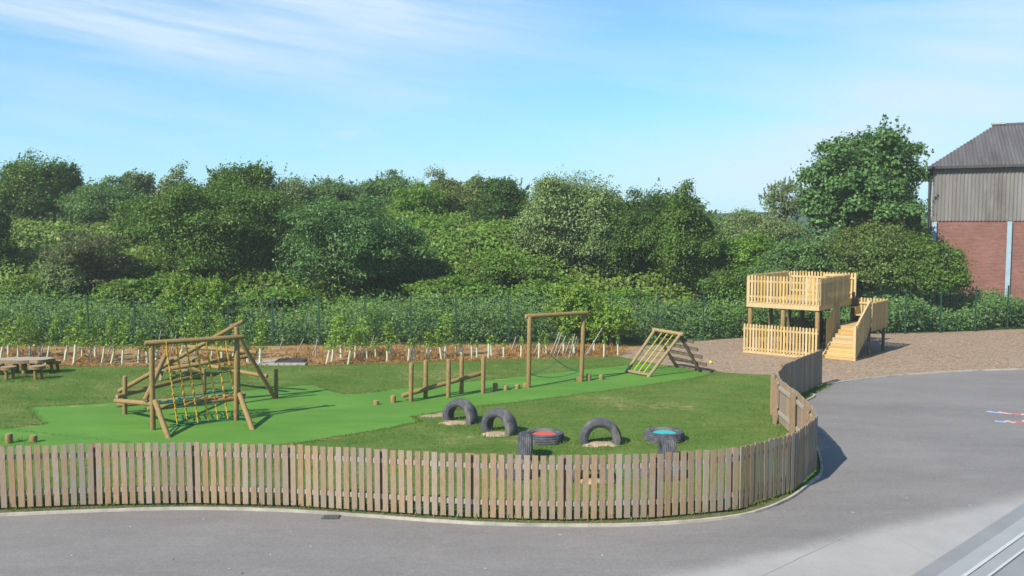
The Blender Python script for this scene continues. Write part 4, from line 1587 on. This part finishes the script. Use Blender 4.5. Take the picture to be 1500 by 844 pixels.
segs = [
    ('leafy sapling in a pale guard tube behind the log slab table', 'saplings behind the slab table',
     [(1, 526, (4.5, 507), 2), (26, 526, (26.5, 509), 4), (12, 523, 506, 1), (44, 524, 506, 4), (66.5, 535, (71.5, 512), 2), (58, 523, 506, 1)]),
    ('leafy sapling in a pale guard tube between slab table and climbing frame', 'saplings between slab table and climbing frame',
     [(95, 530, (99, 507), 1), (108, 534, (111, 508), 2), (129, 532, (132, 509), 1), (148.5, 534, (152.5, 512), 2), (163, 532, (167.5, 511), 1), (179, 535, (181, 512), 2), (140, 524, 506, 1), (120, 523, 505, 0)]),
    ('sapling in a guard tube standing directly behind the climbing frame', 'saplings behind the climbing frame',
     [(203, 531, (204, 511), 1), (215.5, 532, (215, 512), 0), (229, 531, (231, 511), 3), (262, 527, (268, 508), 4), (285, 526, (287, 507), 4), (309, 526, (312, 507), 4), (325, 527, 508, 2), (340, 528, (344, 509), 4), (363, 531, (363, 514), 3), (381, 535, (381.5, 515), 2)]),
    ('sapling in a guard tube between inspection cover and the balance beam', 'saplings between inspection cover and balance beam',
     [(478, 534, (482, 514), 1), (486, 530, (488, 511), 4), (510, 534, (513, 515), 2), (520, 524, (521, 508), 1), (538, 532, (537, 512), 1), (550, 526, (550, 509), 0), (567, 531, (567, 513), 3), (572, 523, (572, 509), 2), (500, 524, 508, 4), (530, 523, 507, 4)]),
    ('sapling in a guard tube seen behind the balance beam posts', 'saplings behind the balance beam',
     [(598, 530, (600, 508), 3), (605, 529, (606, 506), 3), (625, 526, (626, 510), 1), (631, 526, (631, 508), 3), (647, 528, (644, 509), 5), (652, 524, 506, 4), (667, 521, (668, 503), 3), (676, 522, (676, 507), 3), (691, 525, (691, 505), 3), (698.5, 526, (698.5, 512), 3)]),
    ('bare guard tube with a thin sapling between balance beam and rope frame', 'saplings between balance beam and rope frame',
     [(715, 524, (716, 504), 3), (737.5, 525, (737.5, 507), 3), (763, 525, (764, 504), 3), (720, 521, 505, 0)]),
    ('sapling in a guard tube seen through the goalpost rope frame', 'saplings behind the rope frame',
     [(789, 525, (790, 503), 3), (800, 520, 503, 0), (826, 519, 502, 1), (841, 520, 502, 3)]),
    ('sapling in a guard tube between the rope frame and the bark chips', 'saplings between rope frame and bark chips',
     [(884.6, 523, (884.6, 503), 3), (905, 521, (905, 503), 3), (870, 516, 500, 1)]),
]
for lab, grp, L in segs:
    for (x, b, t, k) in L:
        sapling(x, b, t, k, lab, grp)
stakes = [
    ((805.5, 520), (819.5, 487), 'rope frame'), ((810.5, 521), (822.5, 488), 'rope frame'), ((833, 524.5), (842, 489), 'rope frame'), ((827, 520), (836, 496), 'rope frame'), ((838, 519), (845, 493), 'rope frame'), ((780, 521), (791, 498), 'rope frame'), ((815, 522), (829, 492), 'rope frame'),
    ((856, 522), (882.5, 480.5), 'chips'), ((859, 521), (874, 495), 'chips'),
    ((749, 513), (756, 493), 'between'), ((757, 512), (766, 495), 'between'),
    ((457, 522), (466, 497), 'cover'), ((462, 525), (464, 496), 'cover'), ((432, 522), (445, 496), 'cover'), ((540, 516), (548, 491), 'cover'), ((409, 512), (415, 494), 'cover'),
    ((594, 521), (604, 501.5), 'cover'), ((228, 522), (236, 484), 'climb'), ((250, 516), (258, 491), 'climb'), ((157, 518), (167, 500), 'table'), ((3, 500), (15, 474), 'table'), ((60, 520), (64, 503), 'table')]
stake_lab = {'rope frame': 'leaning pale wooden stake in the bed seen through the rope frame', 'chips': 'leaning pale stake in the bed between rope frame and bark chips', 'between': 'leaning thin stake in the bed between balance beam and rope frame',
             'cover': 'leaning grey stake in the bed between inspection cover and balance beam', 'climb': 'leaning pale stake in the bed behind the climbing frame', 'table': 'leaning grey stake in the bed near the slab table'}
for a, b, k in stakes:
    g = P(a[0], max(a[1], 509))
    tip = D(b[0], b[1], g.y + .1)
    m = MB()
    m.taper([g - Vector((0, 0, .05)), tip], [.028, .02], 6)
    tag(m.build('support_stake', [M['stake']]), stake_lab[k], 'stake', {'rope frame': 'stakes behind the rope frame', 'chips': 'stakes by the bark chips', 'between': 'stakes between beam and rope frame', 'cover': 'stakes between cover and beam', 'climb': 'stakes behind the climbing frame', 'table': 'stakes near the slab table'}[k])


# ================================================================== GRASS, DRY GRASS, UNDERGROWTH
def blades(name, xy, hmin, hmax, wid, mat, z0=0.0, lean=.5, label=None):
    n = len(xy)
    h = rng.uniform(hmin, hmax, n)
    d = rng.normal(size=(n, 3)) * lean
    d[:, 2] = 1
    d /= np.linalg.norm(d, axis=1, keepdims=True)
    pos = np.column_stack([xy, np.full(n, z0)]) + d * h[:, None] * .5
    nr = rng.normal(size=(n, 3))
    nr[:, 2] *= .3
    o = leaf_obj(name, pos, nr, h, mat, None, wid, tang=d)
    return tag(o, kind='stuff')


def along(path, n, spread):
    path = [np.array(p[:2]) for p in path]
    seg = rng.integers(0, len(path) - 1, n)
    t = rng.random(n)
    a = np.array(path)[seg]
    b = np.array(path)[seg + 1]
    return a + (b - a) * t[:, None] + rng.normal(size=(n, 2)) * spread


# rank grass along the foot of the picket fence and on the verge
vp = [(p + q) / 2 for p, q in zip(fence_pts[:13], [P(*q) for q in [(-300, 766), (-150, 758), (0, 752), (141, 746), (285, 743.5), (425, 747), (559, 756), (692, 765), (827, 768.5), (961, 765.5), (1082, 753.5), (1157, 728), (1198, 694)]])]
blades('verge_grass', along(vp, 3600, .04), .012, .05, .25, LF['blade'], -.005)
vo = [q.copy() for q in smooth_path([P(*q) for q in [(-300, 767), (-150, 760), (0, 754), (141, 748), (285, 744.7), (425, 748), (560, 757), (692, 766), (828, 769.5), (962, 767), (1083, 755), (1150, 733)]], 3)]
vi = [q + Vector((0, .10, 0)) for q in smooth_path([p for p in fence_pts[:12]], 3)]
flat('verge_soil', vo + vi[::-1], .003, mottled('worn_verge', (0.075, 0.085, 0.035), (0.17, 0.145, 0.085), 7, .95, c3=(0.07, 0.11, 0.03), scale3=2.2, fine=35))
ip = [p + Vector((0, .16, 0)) for p in fence_pts[:12]]
blades('fence_foot_grass', along(ip, 9000, .07), .05, .16, .16, LF['lawnblade'], 0)


def inside(xy, poly):
    x, y = xy[:, 0], xy[:, 1]
    r = np.zeros(len(xy), bool)
    k = len(poly)
    for i in range(k):
        (x0, y0), (x1, y1) = poly[i - 1][:2], poly[i][:2]
        c_ = ((y0 > y) != (y1 > y)) & (x < (x1 - x0) * (y - y0) / (y1 - y0 + 1e-12) + x0)
        r ^= c_
    return r


cand = np.column_stack([rng.uniform(-21, 9.5, 420000), rng.uniform(15.2, 33, 420000)])
cand = cand[np.abs(cand[:, 0]) < cand[:, 1] * .62]
cand = cand[inside(cand, lawn) & ~inside(cand, turf)]
dens = np.sin(cand[:, 0] * 1.7 + np.sin(cand[:, 1] * 2.1)) * np.sin(cand[:, 1] * 2.9 + cand[:, 0]) + rng.normal(size=len(cand)) * .9
cand = cand[dens > -.3]
blades('lawn_grass', cand, .018, .05, .28, LF['lawnblade'], -.002, .8)
sp_ = [p + Vector((.12, -.02, 0)) for p in fence_pts[15:]]
blades('fence_foot_grass', along(sp_, 3500, .10), .03, .10, .2, LF['lawnblade'], 0)
blades('turf_edge_grass', along(turf[2:-3] + [turf[2]], 9000, .05), .02, .06, .25, LF['lawnblade'], .002, .9)
lx = np.column_stack([rng.uniform(-11, 14, 260), rng.uniform(11.5, 30, 260)])
lx = lx[inside(lx, tar)]
litter = leaf_obj('leaf_litter', np.column_stack([lx, np.full(len(lx), .0)]), rng.normal(size=(len(lx), 3)) * .25 + np.array([0, 0, 1]), rng.uniform(.02, .06, len(lx)), M['litter'])
tag(litter, kind='stuff')
tuft_at = [P(*q) for q in ((674, 620), (731, 636), (769, 671), (797, 650), (880, 652), (973, 648), (977, 674), (868, 704), (14, 651), (1131, 600), (1141, 620), (1164, 640), (38, 549), (15, 557), (56, 556), (79, 546))]
tf = np.vstack([np.array([[p.x + math.cos(a_) * r_, p.y + math.sin(a_) * r_ * .8] for a_, r_ in zip(rng.uniform(0, 6.28, 240), np.abs(rng.normal(.46, .14, 240)))]) for p in tuft_at])
blades('grass_tufts', tf, .04, .11, .16, LF['lawnblade'], 0, .6)
# dry sprayed-off grass in the planting bed
n = 17000
xx, yy = [], []
bx = rng.random(n)
px_ = -60 + bx * 980
cl = np.sin(px_ * .06) + np.sin(px_ * .023 + 1) + rng.normal(size=n) * .8
px_ = px_[cl > -.6]
py_ = 506 + rng.random(len(px_)) ** .8 * np.interp(px_, [0, 480, 905], [29, 27, 14])
xy = np.array([P(a, b)[:2] for a, b in zip(px_, py_)])
blades('dry_grass', xy, .06, .26, .12, LF['dry'], 0, .9)
blades('dry_grass_edge', along([p + Vector((0, .12, 0)) for p in bed_edge], 5000, .12), .04, .14, .22, LF['dry'], 0, 1.0)


def leafmass(name, xy, hfun, n_per, size, mat, label=None, aspect=.6):
    pos, nr, szs = [], [], []
    for (x, y) in xy:
        h = hfun(x, y)
        k = n_per
        z0 = tz(x, y) if y > 40 else 0
        d = unit(k)
        r = .55
        p = np.column_stack([x + d[:, 0] * r, y + d[:, 1] * r, z0 + h * (.1 + .9 * rng.random(k) ** .6) + d[:, 2] * .12])
        pos.append(p)
        nn = d * .4 + np.array([-.1, -.35, .7]) + rng.normal(size=(k, 3)) * .45
        nr.append(nn)
    pos, nr = np.vstack(pos), np.vstack(nr)
    o = leaf_obj(name, pos, nr, size * rng.uniform(.6, 1.35, len(pos)), mat, None, aspect)
    return tag(o, kind='stuff')


# tall nettles and weeds directly behind the mesh fence
xy = []
mfx = np.array([p.x for p in mfp])
mfy = np.array([p.y for p in mfp])
for _ in range(1500):
    x = rng.uniform(-27, 13)
    y = np.interp(x, mfx, mfy) + .5 + rng.random() ** 1.3 * 5.5
    xy.append((x, y))
leafmass('nettles', xy, lambda x, y: 1.05 + .55 * math.sin(x * 1.3) * math.sin(x * .47 + y * 1.7) + .3 * math.sin(x * .31 + 2) + rng.uniform(-.5, .6), 46, .12, LF['nettle'])
hedge_xy = list(xy)
xy = []
for _ in range(420):
    x = rng.uniform(12, 30)
    y = np.interp(x, mfx, mfy) + .5 + rng.random() * 3.5
    xy.append((x, y))
leafmass('nettles', xy, lambda x, y: 1.0 + .4 * math.sin(x * 1.1) + rng.uniform(-.2, .3), 60, .16, LF['nettle'])
pick = [hedge_xy[i] for i in rng.choice(len(hedge_xy), 420, replace=False) if math.sin(hedge_xy[i][0] * .7) + rng.normal() * .5 > -.2]
leafmass('tall_weeds', pick, lambda x, y: 1.35 + rng.uniform(-.5, .8), 40, .12, LF['fresh'])
pick = [hedge_xy[i] for i in rng.choice(len(hedge_xy), 420, replace=False) if math.sin(hedge_xy[i][0] * .45 + 2) + rng.normal() * .5 > .3]
leafmass('bramble_tangle', pick, lambda x, y: 1.15 + rng.uniform(-.4, .5), 36, .11, LF['rust'])
st_xy = np.array([hedge_xy[i] for i in rng.choice(len(hedge_xy), 700)])
so = blades('dead_stems', st_xy, .7, 1.9, .012, M['stake'], 0, .28)
# brambles and knotweed over the bank
xy = []
for _ in range(1100):
    y = rng.uniform(43.5, 63)
    pxl = rng.normal(690, 75)
    xy.append(((pxl - 750) / F * y, y))
leafmass('bank_knotweed', xy, lambda x, y: .75 + .5 * math.sin(x * .9 + 1) * math.sin(y * .8) + rng.uniform(-.1, .4), 40, .23, LF['bright'])
xy = []
for _ in range(700):
    y = rng.uniform(43.5, 50)
    pxl = rng.uniform(60, 460)
    xy.append(((pxl - 750) / F * y, y))
leafmass('bank_knotweed', xy, lambda x, y: .8 + .5 * math.sin(x * .9 + 1) * math.sin(y * .8) + rng.uniform(-.1, .4), 40, .23, LF['bright'])
xy = []
for _ in range(2300):
    y = rng.uniform(44, 64)
    x = rng.uniform(-.64, .20) * y
    xy.append((x, y))
leafmass('bank_brambles', xy, lambda x, y: .55 + .4 * math.sin(x * .8 + 1) * math.sin(y * .9) + rng.uniform(-.1, .4), 34, .24, LF['bramble'])

# ------------------------------------------------------------------ shrubs on the bank
shrubs = [
    ('knotweed_shrub', 'bright green leafy shrub below the dark hawthorn on the bank', 195, 408, 120, 44.5, 452, 'bright', 3500, .24),
    ('knotweed_shrub', 'bright green low shrub between hawthorn and big round tree', 265, 398, 100, 46, 450, 'bright', 3000, .24),
    ('knotweed_shrub', 'bright green shrub in the gap between the two dark round trees', 408, 420, 100, 44.5, 455, 'bright', 2800, .24),
    ('knotweed_shrub', 'large bright green shrub mound on the open slope left of the silver tree', 735, 372, 165, 49, 440, 'bright', 7000, .24),
    ('knotweed_shrub', 'bright green shrub mound at the slope foot under the open bank', 655, 408, 130, 45.5, 455, 'bright', 4200, .24),
    ('knotweed_shrub', 'fresh green shrub on the upper open slope below the olive tree', 690, 340, 120, 55, 385, 'bramble', 4000, .24),
    ('knotweed_shrub', 'bright shrub at the foot of the silver tree', 790, 410, 110, 45, 455, 'bright', 3600, .24),
    ('bramble_shrub', 'reddish brown tinged bramble beside the dark round tree on the slope', 628, 372, 70, 49.5, 440, 'rust', 2600, .2),
    ('bramble_shrub', 'low leafy shrub under the dark trees behind the rope frame', 905, 425, 120, 45, 465, 'bright', 3200, .24),
    ('willow_shrub', 'grey green shrub with pale leaves below the grassy mound at left', 88, 385, 70, 46, 450, 'grey', 2600, .18),
    ('bramble_shrub', 'low mixed shrub at the left photo edge below the grassy mound', 28, 405, 90, 45, 455, 'bramble', 2800, .2),
    ('round_shrub', 'smooth rounded green bush between dark trees and play tower', 1062, 395, 80, 45.5, 455, 'mid', 3600, .17),
    ('bramble_shrub', 'low green bush in front of the rounded bush left of the play tower', 1005, 440, 130, 41.5, 490, 'nettle', 4200, .17),
    ('bramble_shrub', 'low green bush just behind the play tower legs', 1130, 448, 130, 42.5, 488, 'nettle', 4200, .17),
]
for (nm, lab, px, top, wd, Y, bot, leaf, n, sz) in shrubs:
    tree(nm, lab, 'shrub', px, top, wd, Y, bot, leaf, n, sz, 'shrubs on the bank', lobes=16, lobe_r=.42, spiky=.3, trunk_r=.04, low=-.3, crown_name='foliage')

# ------------------------------------------------------------------ trees
T = [
    # name, label, px, top, width, Y, bottom, leaf, n, size, kwargs
    ('poplar_tree', 'tall fresh green tree with a pointed top at the left photo edge', 38, 233, 105, 66, 345, 'mid', 9000, .27, dict(flat=1.3, wind=.12, spiky=.6)),
    ('birch_tree', 'narrow pointed tree just right of the tall left edge tree', 76, 240, 46, 67, 330, 'mid', 4200, .26, dict(flat=1.5, lobe_r=.30, wind=.25, spiky=.6)),
    ('birch_tree', 'slim dark spire shaped tree beside the pale gap in the skyline', 101, 242, 40, 69, 330, 'dark', 3600, .26, dict(flat=1.5, lobe_r=.30, wind=.2, spiky=.6)),
    ('ash_tree', 'broad pale green tree above the grassy mound', 150, 268, 130, 64, 338, 'nettle', 8000, .25, dict()),
    ('birch_tree', 'windblown dark tree leaning right, first in the skyline row over the hawthorn', 181, 254, 50, 70, 335, 'grey', 4200, .25, dict(flat=1.5, lobe_r=.30, wind=.35, spiky=.7)),
    ('birch_tree', 'windblown tree with a swept tip, second in the skyline row over the hawthorn', 205, 252, 44, 71, 335, 'grey', 3800, .25, dict(flat=1.5, lobe_r=.30, wind=.35, spiky=.7)),
    ('birch_tree', 'feathery windblown tree against the skyline left of the big round tree', 249, 255, 66, 70, 345, 'grey', 5200, .25, dict(flat=1.5, lobe_r=.30, wind=.35, spiky=.7)),
    ('poplar_tree', 'leafy tree rising tallest behind the big dark round tree', 352, 240, 95, 58, 340, 'mid', 8500, .25, dict(flat=1.3, spiky=.8)),
    ('oak_tree', 'big dark round tree on the bank behind the climbing frame', 308, 262, 205, 50, 432, 'mid', 26000, .21, dict(lobes=44, lobe_r=.27, trunk_r=.2)),
    ('sallow_tree', 'grey green tree filling the gap between the two big round trees', 425, 254, 115, 60, 400, 'grey', 10000, .22, dict()),
    ('maple_tree', 'dark round tree with pale leaf tips in the middle of the bank', 513, 282, 205, 47.5, 445, 'syc', 26000, .21, dict(lobes=44, lobe_r=.27, trunk_r=.2)),
    ('sallow_tree', 'pale green skyline tree behind the dark round middle tree', 487, 256, 100, 66, 340, 'nettle', 7000, .24, dict()),
    ('ash_tree', 'pale green round topped skyline tree left of the olive tree', 574, 253, 105, 66, 345, 'nettle', 7500, .24, dict()),
    ('sallow_tree', 'olive brown tinged tree on the skyline above the open slope', 652, 259, 95, 65, 345, 'olive', 7500, .22, dict()),
    ('birch_tree', 'dull green tree between the olive tree and the dark one beside the silver tree', 697, 262, 62, 70, 340, 'grey', 4800, .24, dict(flat=1.5, lobe_r=.30, wind=.2)),
    ('oak_tree', 'dark green tree close left of the silver leaved tree', 737, 263, 90, 60, 365, 'dark', 8500, .23, dict()),
    ('whitebeam_tree', 'large silver leaved tree with windblown crown in the skyline', 838, 247, 180, 52, 425, 'silver', 24000, .20, dict(lobes=44, lobe_r=.28, wind=.1, trunk_r=.18)),
    ('oak_tree', 'dark green tree right of the silver leaved tree', 938, 277, 130, 53, 432, 'dark', 15000, .21, dict(lobes=34, lobe_r=.3, trunk_r=.16)),
    ('oak_tree', 'mid green round tree at the right end of the dark group', 1000, 283, 105, 50, 445, 'mid', 13000, .21, dict(lobes=34, lobe_r=.3, trunk_r=.15)),
    ('hazel_tree', 'bright green low tree in the dip left of the play tower', 1088, 343, 105, 52, 425, 'fresh', 7500, .22, dict(low=-.4)),
    ('willow_tree', 'grey green willow in the dip left of the sycamore', 1118, 308, 125, 60, 410, 'grey', 10000, .20, dict(low=-.4)),
    ('willow_tree', 'thin airy pale tree directly left of the sycamore', 1150, 262, 62, 62, 340, 'grey', 2600, .20, dict(spiky=.9, inner=.05, lobe_r=.28)),
    ('sycamore_tree', 'tall sycamore with clumped large leaves beside the warehouse', 1264, 190, 186, 49.5, 376, 'syc', 27000, .26, dict(lobes=38, lobe_r=.25, spiky=.5, trunk_r=.24, aspect=.85, shell=.08)),
    ('hawthorn_tree', 'dull dark brownish hawthorn with a flat spreading crown at left', 128, 333, 135, 47.5, 440, 'hawthorn', 11000, .17, dict(flat=.5)),
    ('elder_tree', 'dark tree cut by the left photo edge below the skyline', -12, 292, 60, 51, 425, 'dark', 6000, .21, dict()),
    ('elder_tree', 'broad green shrubby tree behind the play tower top', 1185, 352, 160, 47.5, 458, 'nettle', 13000, .20, dict(low=-.35, lobes=34, lobe_r=.3)),
    ('elder_tree', 'brown tipped shrubby tree below the sycamore', 1280, 324, 185, 46.5, 455, 'rust', 14000, .19, dict(low=-.35, lobes=34, lobe_r=.3)),
    ('elder_tree', 'green bush growing against the brick warehouse corner', 1356, 345, 118, 45.0, 476, 'mid', 13000, .19, dict(low=-.35, lobes=30, lobe_r=.32)),
    ('young_tree', 'light green young tree behind the saplings left of the climbing frame top', 262, 412, 62, 38.6, 488, 'sap', 2300, .16, dict(spiky=.8, trunk_r=.04, lobe_r=.3)),
    ('young_tree', 'light green young tree with upright shoots above the climbing frame', 312, 405, 70, 38.8, 490, 'sap', 2700, .16, dict(spiky=.8, trunk_r=.04, lobe_r=.3)),
    ('young_tree', 'light green young tree with pale shoots above the rope frame beam', 846, 413, 86, 37.2, 496, 'sap', 3600, .17, dict(spiky=.8, trunk_r=.04, lobe_r=.3)),
    ('young_tree', 'light green young tree right of the rope frame', 893, 443, 66, 36.6, 502, 'sap', 2600, .16, dict(spiky=.8, trunk_r=.04, lobe_r=.3)),
]
for (nm, lab, px, top, wd, Y, bot, leaf, n, sz, kw) in T:
    tree(nm, lab, 'tree', px, top, wd, Y, bot, leaf, n, sz, None, **kw)

for (nm, lab, px, top, wd, Y, bot, leaf, n, sz, kw) in [
    ('hazel_tree', 'low fresh green tree between the grassy mound and the big round tree', 205, 292, 95, 57, 380, 'mid', 7000, .22, dict()),
    ('hazel_tree', 'pale green tree in the gap above the two big round trees', 405, 285, 90, 54, 400, 'mid', 7000, .22, dict()),
    ('ash_tree', 'yellow green tree on the skyline right of the middle dark tree', 612, 268, 85, 62, 350, 'fresh', 6500, .23, dict()),
    ('oak_tree', 'leafy green tree filling the gap right of the silver leaved tree', 905, 300, 100, 51, 430, 'mid', 9000, .21, dict()),
    ('willow_tree', 'broad grey green tree low on the skyline in the dip', 1065, 312, 100, 66, 390, 'grey', 7500, .22, dict(low=-.4)),
    ('elder_tree', 'green shrubby tree between the bright low tree and the play tower', 1135, 372, 110, 49, 455, 'mid', 8500, .2, dict(low=-.35)),
    ('elder_tree', 'leafy green tree tucked between sycamore and warehouse wall', 1322, 312, 80, 50, 420, 'mid', 7000, .2, dict(low=-.35)),
]:
    tree(nm, lab, 'tree', px, top, wd, Y, bot, leaf, n, sz, None, **kw)

# far wood closing the view behind
pos, nr = [], []
for i in range(85):
    Y = rng.uniform(74, 105)
    x = rng.uniform(-.66, .75) * Y
    pxl = 750 + F * x / Y
    sky_y = np.interp(pxl, [-100, 120, 300, 560, 760, 980, 1040, 1100, 1400, 1600], [262, 272, 268, 264, 268, 290, 312, 314, 318, 318])
    topz = D(pxl, sky_y + rng.uniform(-3, 14), Y).z
    r = rng.uniform(2.6, 4.5)
    p, q, _, _ = crown_points((x, Y, topz - 3.6), (r, r, 3.6), 1500, 16, .4, .15, .4)
    pos.append(p)
    nr.append(q)
pos, nr = np.vstack(pos), np.vstack(nr)
tag(leaf_obj('far_woodland', pos, nr, .38 * rng.uniform(.6, 1.3, len(pos)), LF['nettle']), kind='stuff')

# scattering volume added to lift dark shadows, standing for the window glass veil
hm, nt, out = new_mat('veil_scatter')
pv = N(nt, 'ShaderNodeVolumePrincipled')
pv.inputs['Color'].default_value = (0.92, 0.95, 0.93, 1)
pv.inputs['Density'].default_value = HAZE
nt.links.new(pv.outputs[0], out.inputs['Volume'])
mb = MB()
mb.box((0, 85, 9), (290, 210, 46))
hz = mb.build('added_haze', [hm], smooth=False)
tag(hz, kind='stuff')
